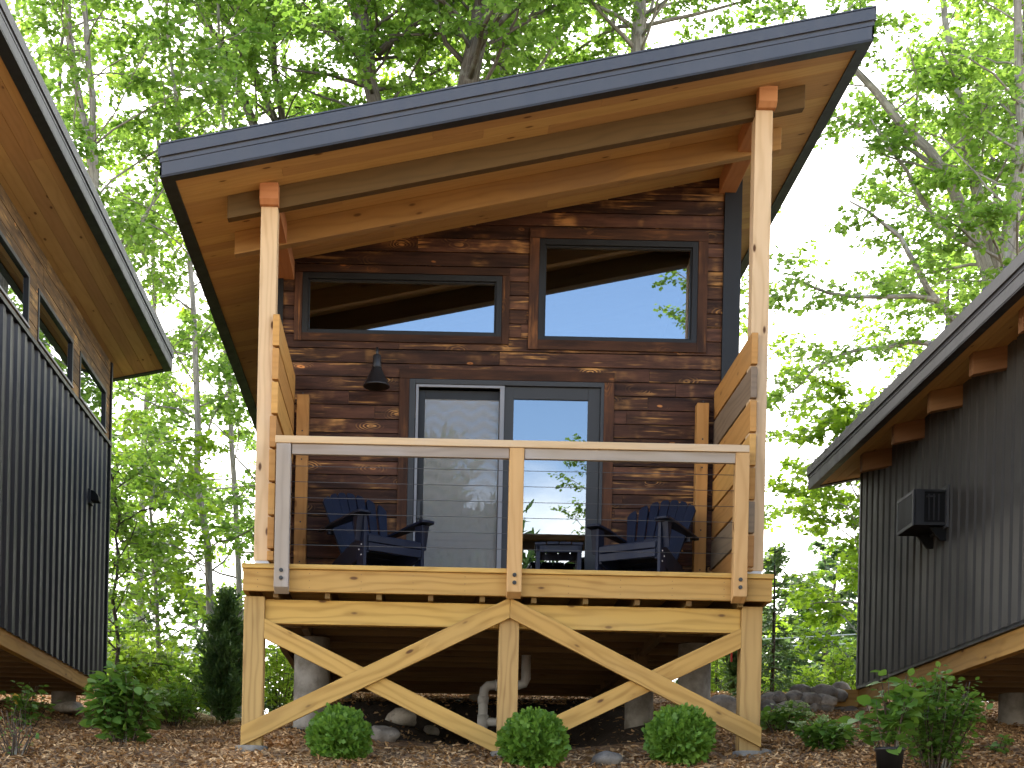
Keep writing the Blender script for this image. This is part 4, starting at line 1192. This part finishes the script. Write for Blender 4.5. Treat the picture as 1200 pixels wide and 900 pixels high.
def make_tree(name, label, stems, seed, leafm, barkm, n_limb=16, limb_len=2.6, t0=.22, twig=9, leaves=13, leaf_size=(.09, .15), shape=LEAF_MAPLE,
              group=None, loc=(0, 0, 0), cat='tree', extra=(), up=.35, spread=.3):
    """stems: [(points, r_base, r_top)] in local metres; extra: explicit limbs [(points, r0, r1)] that also carry twigs"""
    rng = np.random.default_rng(seed)
    root = thing(name, label, cat, loc, 0, group)
    tb_ = MB(); P, D, S_ = [], [], []
    limbs = []
    for pts, r0, r1 in stems:
        pts = [np.array(p, float) for p in pts]
        # smooth subdivide
        fine = []
        for a in np.linspace(0, 1, 14):
            p, _ = interp(pts, a); fine.append(p + rng.normal(0, .025, 3) * (0 if a in (0, 1) else 1))
        rad = list(np.linspace(r0, r1, len(fine))); rad[0] *= 1.25
        tb_.tube(fine, rad, 10)
        nl = max(1, int(n_limb / len(stems)))
        for i in range(nl):
            t = t0 + (1 - t0) * (i + rng.random()) / nl
            p, d = interp(fine, min(t, .999)); az = i * 2.4 + rng.uniform(-.5, .5)
            el = rng.uniform(.0, .6) + .35 * t
            dr = np.array([math.cos(az) * math.cos(el), math.sin(az) * math.cos(el), math.sin(el)])
            L = limb_len * (1.15 - .65 * t) * rng.uniform(.7, 1.25)
            lp = curve(p, dr, L, 6, rng, .02, .16); rb = (r0 + (r1 - r0) * t) * rng.uniform(.20, .36)
            limbs.append((lp, max(.012, rb), .008, 1.0))
    for pts, r0, r1 in extra:
        pts = [np.array(p, float) for p in pts]
        fine = [interp(pts, a)[0] + rng.normal(0, .02, 3) for a in np.linspace(0, 1, 10)]
        limbs.append((fine, r0, r1, 1.4))
    for lp, ra, rb, w in limbs:
        tb_.tube(lp, list(np.linspace(ra, rb, len(lp))), 6)
        Ltot = sum(np.linalg.norm(lp[i + 1] - lp[i]) for i in range(len(lp) - 1))
        nt = max(3, int(.62 * twig * w * Ltot / 2.6))
        for i in range(nt):
            t = .25 + .75 * (i + rng.random()) / nt
            p, d = interp(lp, min(t, .999)); d = d / (np.linalg.norm(d) + 1e-9)
            dv = d * np.array([.7, .7, .35]) + rng.normal(0, .65, 3) * np.array([1, 1, .22]); L = rng.uniform(.35, 1.0)
            tp_ = curve(p, dv, L, 4, rng, -.03, .16)
            tb_.tube(tp_, list(np.linspace(.007, .002, 5)), 3, cap=False)
            m_ = max(3, int(3.3 * leaves * (.5 + L)))
            tt = .15 + .85 * rng.random(m_) ** .8
            for a in tt:
                q, dd = interp(tp_, min(a, .999)); P.append(q + rng.normal(0, .12, 3) * np.array([1, 1, .38])); D.append(dd / (np.linalg.norm(dd) + 1e-9))
    tb_.build('trunk', barkm, root)
    P = np.array(P); D = np.array(D); n = len(P)
    dr = D * .5 + rng.normal(0, .7, (n, 3)); dr[:, 2] = dr[:, 2] * .5 - .18
    nr = rng.normal(0, .36, (n, 3)); nr[:, 2] += 1.0
    me_ = leaf_mesh('crown', P, dr, nr, rng.uniform(*leaf_size, n), rng.random(n), shape)
    me_.materials.append(leafm)
    link(bpy.data.objects.new('crown', me_), root)
    return root

def stem_px(y, pxs, r0, r1, base_z=None, dy=0.0):
    """stem through pixels (listed from below up), carried down to the ground"""
    pts = [at(u, v, y + dy * i) for i, (u, v) in enumerate(pxs)]
    b = pts[0].copy()
    if len(pts) > 1:
        d = pts[0] - pts[1]; k_ = (pts[0][2] - gz(b[0], y)) / max(.3, -d[2]) if d[2] < 0 else 0
        b = pts[0] + d * k_ * .45
    b[2] = gz(b[0], b[1]) - .15
    return ([b] + pts, r0, r1)

def tree_at(name, label, stems, **kw):
    o = stems[0][0][0].copy(); o[2] += .15
    st_ = [([p - o for p in pts], a, b) for pts, a, b in stems]
    ex = [([p - o for p in pts], a, b) for pts, a, b in kw.pop('extra', ())]
    return make_tree(name, label, st_, loc=tuple(o), extra=ex, **kw)

LF = (.075, .12)
# --- left gap and above the left half of the roof
tree_at('maple_tree', 'slender maple with twin pale stems rising beside the left cabin roof edge',
        [stem_px(11.5, [(113, 330), (108, 200), (92, 90), (75, -20), (62, -140)], .085, .035), stem_px(11.5, [(116, 330), (113, 190), (106, 80), (100, -30), (96, -140)], .075, .03)],
        seed=11, leafm=M['leaf'], barkm=M['barkpale'], n_limb=37, limb_len=2.7, t0=.2, twig=10, leaves=14, leaf_size=LF)
tree_at('maple_tree', 'pale slim trunked maple right of the left cabin, just left of the dark cedar',
        [stem_px(12.0, [(250, 740), (240, 620), (228, 500), (230, 400), (222, 280), (208, 150), (196, 0), (190, -120)], .07, .02)],
        seed=12, leafm=M['leaf'], barkm=M['barkpale'], n_limb=43, limb_len=2.5, t0=.12, twig=9, leaves=14, leaf_size=LF)
tree_at('maple_tree', 'thin grey maple standing close to the left lower post of the deck',
        [stem_px(14.0, [(280, 760), (277, 600), (270, 480), (255, 350), (262, 200), (258, 60), (250, -80)], .06, .02)],
        seed=13, leafm=M['leaf'], barkm=M['barkpale'], n_limb=40, limb_len=2.3, t0=.12, twig=9, leaves=13, leaf_size=LF)
tree_at('sapling_tree', 'spindly dark sapling at the far corner of the left cabin',
        [stem_px(8.5, [(137, 780), (136, 690), (140, 610), (128, 540)], .035, .012)],
        seed=14, leafm=M['leafdeep'], barkm=M['bark'], n_limb=20, limb_len=.9, t0=.2, twig=7, leaves=9, leaf_size=(.07, .11))
tree_at('oak_tree', 'leaning multi stemmed oak behind the left end of the middle roof',
        [stem_px(15.5, [(330, 380), (300, 150), (262, 60), (232, 0), (190, -110)], .12, .04), stem_px(15.5, [(335, 380), (325, 140), (285, 60), (250, 0), (225, -110)], .10, .035), stem_px(15.5, [(338, 380), (332, 150), (318, 60), (320, 0), (316, -110)], .09, .035)],
        seed=15, leafm=M['leaf'], barkm=M['bark'], n_limb=52, limb_len=3.0, t0=.3, twig=9, leaves=14, leaf_size=LF)
tree_at('oak_tree', 'grey oak behind the roof, leftmost of the four thick trunks above it',
        [stem_px(13.5, [(450, 260), (438, 110), (428, 40), (422, -30), (414, -160)], .17, .07)],
        seed=16, leafm=M['leafdeep'], barkm=M['bark'], n_limb=34, limb_len=3.2, t0=.35, twig=10, leaves=15, leaf_size=LF,
        extra=[([at(440, 62, 13.5), at(470, 45, 13.3), at(500, 14, 13.0), at(540, -20, 12.7)], .07, .015)])
tree_at('oak_tree', 'thickest dark oak trunk above the middle of the roof',
        [stem_px(12.5, [(545, 260), (548, 95), (560, 30), (566, -40), (570, -170)], .22, .10)],
        seed=17, leafm=M['leaf'], barkm=M['bark'], n_limb=34, limb_len=3.2, t0=.35, twig=10, leaves=15, leaf_size=LF)
tree_at('oak_tree', 'paler oak trunk just right of the thickest trunk above the roof',
        [stem_px(15.5, [(585, 260), (584, 95), (594, 30), (600, -30), (604, -160)], .17, .08)],
        seed=18, leafm=M['leaf'], barkm=M['barkpale'], n_limb=34, limb_len=3.3, t0=.35, twig=9, leaves=14, leaf_size=LF)
tree_at('oak_tree', 'grey oak trunk rising above the right half of the roof',
        [stem_px(15.0, [(742, 240), (746, 62), (750, 0), (748, -60), (744, -180)], .17, .08)],
        seed=19, leafm=M['leafdeep'], barkm=M['barkpale'], n_limb=37, limb_len=3.4, t0=.35, twig=10, leaves=14, leaf_size=LF)
# --- right side multi-stem tree
tree_at('maple_tree', 'tall spreading maple with many bare limbs behind the right cabin',
        [stem_px(12.0, [(1170, 420), (1166, 330), (1120, 225), (1066, 152), (1004, 82), (960, 20)], .15, .03),
         stem_px(12.6, [(1176, 420), (1160, 285), (1140, 190), (1128, 120), (1112, 40), (1100, -80)], .13, .04),
         stem_px(12.2, [(1182, 420), (1178, 300), (1190, 200), (1186, 120), (1200, 20), (1210, -90)], .11, .03)],
        seed=20, leafm=M['leaf'], barkm=M['barkpale'], n_limb=43, limb_len=2.5, t0=.3, twig=9, leaves=13, leaf_size=LF,
        extra=[([at(1150, 292, 12.0), at(1098, 262, 12.0), at(1060, 200, 11.9), at(1020, 140, 11.8)], .06, .012),
               ([at(1110, 212, 12.0), at(1060, 170, 12.2), at(1010, 148, 12.4), at(975, 135, 12.6)], .045, .010),
               ([at(1215, 140, 12.1), at(1160, 110, 11.8), at(1120, 88, 11.6), at(1090, 40, 11.5)], .06, .012)])
tree_at('maple_tree', 'pale maple whose low limb slants left above the right cabin eave',
        [stem_px(10.6, [(1192, 480), (1190, 380), (1182, 300), (1196, 200), (1192, 60), (1190, -60)], .13, .05)],
        seed=21, leafm=M['leaf'], barkm=M['barkpale'], n_limb=31, limb_len=2.3, t0=.3, twig=9, leaves=13, leaf_size=LF,
        extra=[([at(1150, 425, 10.6), at(1122, 385, 10.6), at(1080, 322, 10.5), at(1040, 262, 10.4), at(994, 236, 10.3)], .075, .012),
               ([at(1150, 425, 10.6), at(1090, 400, 10.4), at(1020, 408, 10.2), at(960, 425, 10.0), at(915, 470, 9.9)], .05, .010),
               ([at(1100, 352, 10.6), at(1040, 345, 10.3), at(985, 350, 10.1), at(940, 330, 9.9), at(915, 340, 9.8)], .04, .010)])
tree_at('maple_tree', 'lime green young maple between the middle and right cabins',
        [stem_px(13.0, [(1022, 760), (1018, 640), (1010, 560), (1000, 480)], .08, .02)],
        seed=22, leafm=M['leaflime'], barkm=M['barkpale'], n_limb=34, limb_len=1.5, t0=.12, twig=10, leaves=14, leaf_size=(.09, .14))

tree_at('maple_tree', 'low lime green young maple in the gap between the left cabin and the dark cedar',
        [stem_px(11.0, [(188, 800), (184, 700), (178, 600), (180, 500)], .05, .015)],
        seed=23, leafm=M['leaflime'], barkm=M['barkpale'], n_limb=26, limb_len=1.3, t0=.06, twig=10, leaves=12, leaf_size=(.07, .12))
# ---- generic woodland trees: three prototypes, copied
def wild_stem(h, rng, lean=.06):
    p = [np.zeros(3)]; d = np.array([0, 0, 1.0])
    for i in range(6):
        d = d + rng.normal(0, lean, 3) * np.array([1, 1, 0]); d /= np.linalg.norm(d); p.append(p[-1] + d * h / 6)
    return p
protos = []
for i, (h, lm, bm_, lab) in enumerate(((17, 'leaf', 'barkpale', ''), (15, 'leaflime', 'barkpale', ''), (19, 'leafdeep', 'bark', ''))):
    rg = np.random.default_rng(50 + i)
    protos.append(make_tree('forest_tree', 'x', [(wild_stem(h, rg), .105, .03)], seed=60 + i, leafm=M[lm], barkm=M[bm_], n_limb=44, limb_len=3.3, t0=.12, twig=9, leaves=9, leaf_size=(.09, .14)))
spots = [  # (u, y, proto, scale, group key)
    (165, 21, 1, .95, 'L'), (60, 24, 2, 1.05, 'L'),
    (370, 21, 0, 1.0, 'B'), (480, 24, 1, 1.1, 'B'), (640, 20, 0, 1.0, 'B'), (560, 22, 2, 1.0, 'B'), (830, 23, 1, 1.0, 'B'), (720, 28, 2, 1.2, 'B'),
    (1130, 20, 2, .9, 'R'), (1190, 16, 1, .95, 'R'), (1240, 18, 0, 1.0, 'R'), (1095, 30, 2, 1.0, 'R')]
LABS = {'L': ('leafy tree of the bright wood seen between the left and middle cabins', 'woodland trees left of the middle cabin'),
        'B': ('leafy tree of the wood behind the middle cabin, crown showing above its roof', 'woodland trees behind the middle roof'),
        'R': ('leafy tree of the wood behind the right cabin', 'woodland trees behind the right cabin'),
        'F': ('hazy blue green tree in the far treeline beyond the stone wall', 'far treeline trees'),
        'W': ('tall tree mirrored in the glass of the middle cabin', 'trees mirrored in the window panes')}
used = [False] * 3
def place(pi, x, y, s, key, rz):
    o = protos[pi] if not used[pi] else copy_tree(protos[pi])
    used[pi] = True
    o.location = (x, y, gz(x, y) - .1); o.scale = (s, s, s); o.rotation_euler = (0, 0, rz)
    o['label'], o['group'] = LABS[key]
    return o
rr = random.Random(9)
for (u, y, pi, s, key) in spots:
    x = (u - 500) / F_PX * (y - CAM_Y); place(pi, x, y, s, key, rr.uniform(0, 6.28))
for (x, y, pi, s) in ((6.7, -24, 0, 1.15), (7.5, -25, 2, .93), (4.2, -24.5, 0, .83), (-1.6, -30, 1, .72), (15, -30, 2, .9), (-9, -34, 0, .8)):
    place(pi, x, y, s, 'W', rr.uniform(0, 6.28))
# far treeline
rg = np.random.default_rng(77)
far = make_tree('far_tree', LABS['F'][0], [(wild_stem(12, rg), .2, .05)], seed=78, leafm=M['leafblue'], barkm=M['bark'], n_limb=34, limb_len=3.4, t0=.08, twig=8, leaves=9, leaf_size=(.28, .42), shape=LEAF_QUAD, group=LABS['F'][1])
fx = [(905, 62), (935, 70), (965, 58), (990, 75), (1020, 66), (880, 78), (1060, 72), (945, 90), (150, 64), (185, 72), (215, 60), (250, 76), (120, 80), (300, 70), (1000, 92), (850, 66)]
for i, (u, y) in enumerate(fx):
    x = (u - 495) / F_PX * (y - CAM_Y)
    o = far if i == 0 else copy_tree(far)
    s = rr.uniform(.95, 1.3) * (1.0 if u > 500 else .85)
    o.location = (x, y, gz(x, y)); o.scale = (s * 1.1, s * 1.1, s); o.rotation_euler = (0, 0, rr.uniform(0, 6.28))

# ---- shrubs
def leafy_shrub(name, label, loc, w, h, seed, mat, n_stem=14, leaves=22, size=(.05, .09), shape=LEAF_OVAL, cat='shrub', group=None, flowers=0, flat=1.0, stem_r=.006, spread=.75):
    rng = np.random.default_rng(seed)
    root = thing(name, label, cat, loc, 0, group)
    tb_ = MB(); P, D = [], []; tops = []
    for i in range(n_stem):
        az = rng.uniform(0, 6.283); rad = w / 2 * math.sqrt(rng.random()); hh = h * (1 - .45 * (rad / (w / 2)) ** 2) * rng.uniform(.7, 1.05)
        b = np.array([math.cos(az) * rad * .3, math.sin(az) * rad * .3, -.03]); e = np.array([math.cos(az) * rad, math.sin(az) * rad, hh])
        mid = b * .5 + e * .5 + np.array([math.cos(az), math.sin(az), 0]) * -.04 * w + rng.normal(0, .02, 3)
        pts = [b, b * .55 + mid * .45, mid, mid * .5 + e * .5 + rng.normal(0, .012, 3), e]
        tb_.tube(pts, list(np.linspace(stem_r, stem_r * .4, 5)), 5)
        tops.append(e)
        for k_ in range(leaves):
            t = .15 + .85 * rng.random() ** .7
            p, d = interp(pts, min(t, .999)); a2_ = rng.uniform(0, 6.283)
            out = np.array([math.cos(a2_), math.sin(a2_), rng.uniform(-.2, .5)])
            P.append(p + out * rng.uniform(.01, .10) * (w / .6) * spread); D.append(out)
    tb_.build('stems', M['barkdark'], root)
    P = np.array(P); D = np.array(D); n = len(P)
    P[:, 2] = np.maximum(P[:, 2], .02)
    nr = rng.normal(0, .4, (n, 3)); nr[:, 2] += 1.0
    me_ = leaf_mesh('leaves', P, D + rng.normal(0, .25, (n, 3)), nr, rng.uniform(*size, n), rng.random(n), shape); me_.materials.append(mat)
    link(bpy.data.objects.new('leaves', me_), root)
    if flowers:
        idx = rng.permutation(len(tops))[:flowers]
        for i in idx:
            Q = []
            for _ in range(60):
                v = rng.normal(size=3); v /= np.linalg.norm(v); v[2] = abs(v[2]) * .6; Q.append(tops[i] + v * .045 + np.array([0, 0, .02]))
            Q = np.array(Q); m_ = len(Q)
            me_ = leaf_mesh('flower_head', Q, rand_dirs(rng, m_, .3), rand_dirs(rng, m_, .8), rng.uniform(.015, .026, m_), rng.random(m_), LEAF_QUAD); me_.materials.append(M['flower'])
            link(bpy.data.objects.new('flower_head', me_), root)
    return root
def on(x, y, dz=0.0): return (x, y, gz(x, y) + dz)
def shrub_px(name, label, u, v, wpx, hpx, *a, **k):
    x, y = ground_at(u, v); d = (y - CAM_Y) / F_PX
    return leafy_shrub(name, label, on(x, y), wpx * d, hpx * d, *a, **k)
shrub_px('hydrangea_shrub', 'large leaved green shrub on the mulch at the corner of the left cabin', 145, 872, 78, 98, 1, M['shrubleaf'], 30, 34, (.07, .12))
shrub_px('hydrangea_shrub', 'lower shrub behind the large leaved one, with pale flower heads', 205, 850, 84, 58, 2, M['shrubleaf'], 28, 28, (.06, .10), flowers=4)
shrub_px('leafy_shrub', 'straggly shrub with a yellow leaf at the left photo edge', 28, 852, 72, 58, 3, M['shrubleaf'], 13, 18, (.05, .095))
shrub_px('bare_twig_shrub', 'bare brown twiggy shrub in the bottom left corner', 18, 886, 64, 62, 31, M['shrubleaf'], 24, 2, (.03, .05))
yl = leaf_mesh('yellow_leaf', np.array([[0, 0, 0.]]), np.array([[.25, -.1, -1.]]), np.array([[.1, -1, .2]]), np.array([.12]), np.array([.5]), LEAF_OVAL); yl.materials.append(M['yellow'])
gx, gy = ground_at(28, 852)
yo = link(bpy.data.objects.new('yellow_leaf', yl)); yo.location = at(17, 812, gy - .18); tag(yo, 'single drooping yellow leaf on the straggly left shrub', 'leaf')
shrub_px('hydrangea_shrub', 'low shrub with pale green heads by the right deck post', 914, 858, 72, 34, 4, M['shrubleaf'], 22, 22, (.05, .08), flowers=7)
shrub_px('hydrangea_shrub', 'low round shrub on the mulch left of the large leafy shrub', 965, 880, 68, 42, 5, M['shrubleaf'], 28, 26, (.05, .08), flowers=5)
shrub_px('leafy_shrub', 'big light green shrub at the right in front of the concrete pier', 1094, 902, 112, 126, 6, M['shrubleaf'], 46, 52, (.035, .065), spread=.75)
shrub_px('ground_plant', 'tiny round leaved plant in the shade under the right cabin', 1172, 884, 32, 22, 8, M['shrubleaf'], 7, 6, (.05, .08), cat='plant')
gx, gy = ground_at(1042, 912)
pot = thing('potted_plant', 'dark broad leaved plant in a black plastic pot at the lower right', 'potted plant', on(gx, gy))
q = MB(); q.lathe([(0, .02), (.078, .02), (.08, .0), (.098, .19), (.105, .19), (.105, .215), (.094, .215), (.09, .18), (0, .18)], (0, 0, 0), 28); q.build('pot', M['pot'], pot)
sh = leafy_shrub('x', 'x', (0, 0, 0), .44, .60, 7, M['shrubleaf'], 14, 16, (.07, .135))
for c_ in kids(sh):
    c_.parent = pot; c_.location = (0, 0, .18)
bpy.data.objects.remove(sh)
# bright growth behind the gaps: individual bushes
for i, (u, v, y, w, h, lab) in enumerate(((215, 825, 9.5, 1.3, .75, 'low lime bush just left of the dark cedar'), (150, 825, 9.0, 1.1, .9, 'green bush at the far corner of the left cabin'), (200, 815, 11, 1.6, 1.3, 'bright lime bush behind the cedar left of the middle cabin'), (165, 815, 13, 1.6, 1.1, 'bright bush in the left gap nearest the left cabin'),
        (325, 800, 9.5, 1.2, 1.5, 'yellow green bush seen through the left end of the deck framing'), (345, 790, 12, 1.6, 2.0, 'tall bright bush behind the left concrete pier'), (925, 805, 13, 1.5, .8, 'lime bush behind the stone wall beside the spruce'), (985, 805, 12.5, 1.3, 1.1, 'lime bush behind the stone wall beside the right cabin corner'),
        (955, 795, 16, 2.2, 1.3, 'rounded bright bush beyond the middle of the stone wall'), (840, 800, 11.5, 1.1, 1.4, 'bright bush behind the right concrete pier'))):
    p = at(u, v, y); leafy_shrub('meadow_bush', lab, (p[0], y, gz(p[0], y)), w, h, 100 + i, M['bushlime'], 34, 26, (.07, .12), LEAF_OVAL, cat='bush', spread=.55)

# globe arborvitae
def globe(label, loc, r, seed):
    rng = np.random.default_rng(seed)
    root = thing('globe_shrub', label, 'shrub', loc, rng.uniform(0, 6.28), 'round clipped evergreen shrubs in front of the deck')
    n = 4600
    v = rand_dirs(rng, n, .15); rad = r * (.35 + .65 * rng.random(n) ** .35)
    lump = np.array([1 + .10 * noise.noise(Vector(a) * 2.3 + Vector((seed, 0, 0))) + .05 * noise.noise(Vector(a) * 6 + Vector((seed, 3, 0))) for a in v])
    P = v * (rad * lump)[:, None]; P[:, 2] = P[:, 2] * .97 + r * .86
    ok = P[:, 2] > .0; P, v = P[ok], v[ok]; n = len(P)
    d = v * .8 + rng.normal(0, .48, (n, 3)); d[:, 2] += .55
    side = np.cross(d, rng.normal(size=(n, 3)))
    me_ = leaf_mesh('foliage', P - d * .02, d, side, rng.uniform(.045, .095, n), np.clip(.15 + .7 * rng.random(n) + .35 * (rad[ok] / r - .8), 0, 1), [(0, 0), (.16, .15), (.10, .3), (.30, .5), (.12, .62), (.20, .85), (0, 1.0), (-.20, .8), (-.10, .62), (-.30, .45), (-.10, .3), (-.16, .12)], fold=.1)
    me_.materials.append(M['needle']); link(bpy.data.objects.new('foliage', me_), root)
    q = MB(); 
    for k_ in range(14):
        a = rng.uniform(0, 6.28); q.tube([(0, 0, -.03), (.3 * r * math.cos(a), .3 * r * math.sin(a), r * .6), (.65 * r * math.cos(a), .65 * r * math.sin(a), r * (.7 + .7 * rng.random()))], [.012, .008, .003], 5)
    q.build('stems', M['barkdark'], root)
    return root
for (u, vb, y, r, sd, lab) in ((397, 898, -.30, .212, 1, 'round green evergreen shrub at the left, under the left brace crossing'), (624, 912, -.45, .228, 2, 'round green evergreen shrub in front of the middle deck post'), (796, 912, -.35, .234, 3, 'round green evergreen shrub at the right, before the concrete piers')):
    p = at(u, vb, y); globe(lab, (p[0], y, gz(p[0], y) - .02), r, sd)

# conifers
def conifer(name, label, loc, h, w, seed, mat, layers=16, dens=1.0, droop=-.15, gap=.0, column=False):
    rng = np.random.default_rng(seed)
    root = thing(name, label, 'conifer', loc)
    tb_ = MB(); tb_.tube([(0, 0, -.1), (.01, 0, h * .5), (0, 0, h)], [.03 * h / 2, .02 * h / 2, .004], 7)
    P, D = [], []
    for i in range(layers):
        t = (i + .5) / layers; z = h * (.01 + .95 * t)
        L = w / 2 * ((1 - t) ** .8 if not column else min(1, 1.25 * (1 - t) ** .7) * .9) + .03
        nb_ = 7 if not column else 9
        for k_ in range(nb_):
            if rng.random() < gap: continue
            az = k_ * 6.283 / nb_ + i * 1.1 + rng.uniform(-.3, .3); LL = L * rng.uniform(.45, 1.3)
            el = droop + .9 * (t - .2) if not column else .9
            e = np.array([math.cos(az) * LL * math.cos(el), math.sin(az) * LL * math.cos(el), math.sin(el) * LL])
            b = np.array([0, 0, z]); tb_.tube([b, b + e * .6, b + e], [.006, .004, .002], 4, cap=False)
            for _ in range(int(34 * dens * (LL / .3))):
                s_ = rng.uniform(.1, 1.0); q_ = b + e * s_ + rng.normal(0, .03, 3); P.append(q_); D.append(e / np.linalg.norm(e) + rng.normal(0, .5, 3))
    tb_.build('trunk', M['barkdark'], root)
    P = np.array(P); D = np.array(D); n = len(P)
    me_ = leaf_mesh('foliage', P, D, rand_dirs(rng, n, .6), rng.uniform(.05, .10, n), rng.random(n), LEAF_SPRAY, .05); me_.materials.append(mat)
    link(bpy.data.objects.new('foliage', me_), root)
    return root
def pc(u, v, y):
    p = at(u, v, y); return (p[0], y, gz(p[0], y))
conifer('cedar_tree', 'dark bushy cedar beside the left lower corner of the deck', pc(263, 835, 8.5), 1.85, 1.0, 1, M['needledark'], 24, 1.7, column=True)
conifer('cedar_tree', 'narrow dark cedar tied with a red ribbon, seen beside the right concrete pier', pc(862, 835, 8.0), 1.55, .42, 2, M['needledark'], 20, 1.6, column=True)
conifer('spruce_sapling', 'young spruce with drooping boughs just right of the right deck post', pc(904, 832, 7.0), 1.95, 1.05, 3, M['needledark'], 13, .8, droop=-.3, gap=.25)
for (x, y, sc, lab) in ((.1, -27, 4.9, 'dark pine mirrored low in the left door pane, nearer its left edge'), (1.9, -28.5, 4.5, 'dark pine mirrored low in the left door pane, nearer the middle post')):
    o = conifer('pine_tree', lab, (x, y, gz(x, y)), 3.15, 2.5, 11 + int(sc * 10), M['needledark'], 18, 1.3, column=True)
    o.scale = (sc,) * 3
rb = at(857, 764, 7.55)
q = MB(rb); q.box((rb[0] - .012, 7.54, rb[2] - .13), (rb[0] + .014, 7.545, rb[2] + .05), mat=None); q.box((rb[0] - .004, 7.535, rb[2] + .04), (rb[0] + .02, 7.54, rb[2] + .16))
o = q.build('ribbon', M['ribbon']); o.location = rb; tag(o, 'red ribbon hanging on the narrow cedar', 'ribbon')

# power lines beyond the wall
for i, (ua, va, ub, vb_, lab) in enumerate(((890, 748, 1020, 741, 'upper thin power line beyond the stone wall'), (890, 757, 1020, 752, 'lower thin power line beyond the stone wall'))):
    a, b = at(ua, va, 42), at(ub, vb_, 42); d = b - a; a, b = a - d * 6, b + d * 6
    q = MB(); q.tube([a + (b - a) * t - np.array([0, 0, .8 * 4 * t * (1 - t) - .75]) for t in np.linspace(0, 1, 13)], .022, 5)
    tag(q.build('power_line', M['wire']), lab, 'power line', 'power lines')
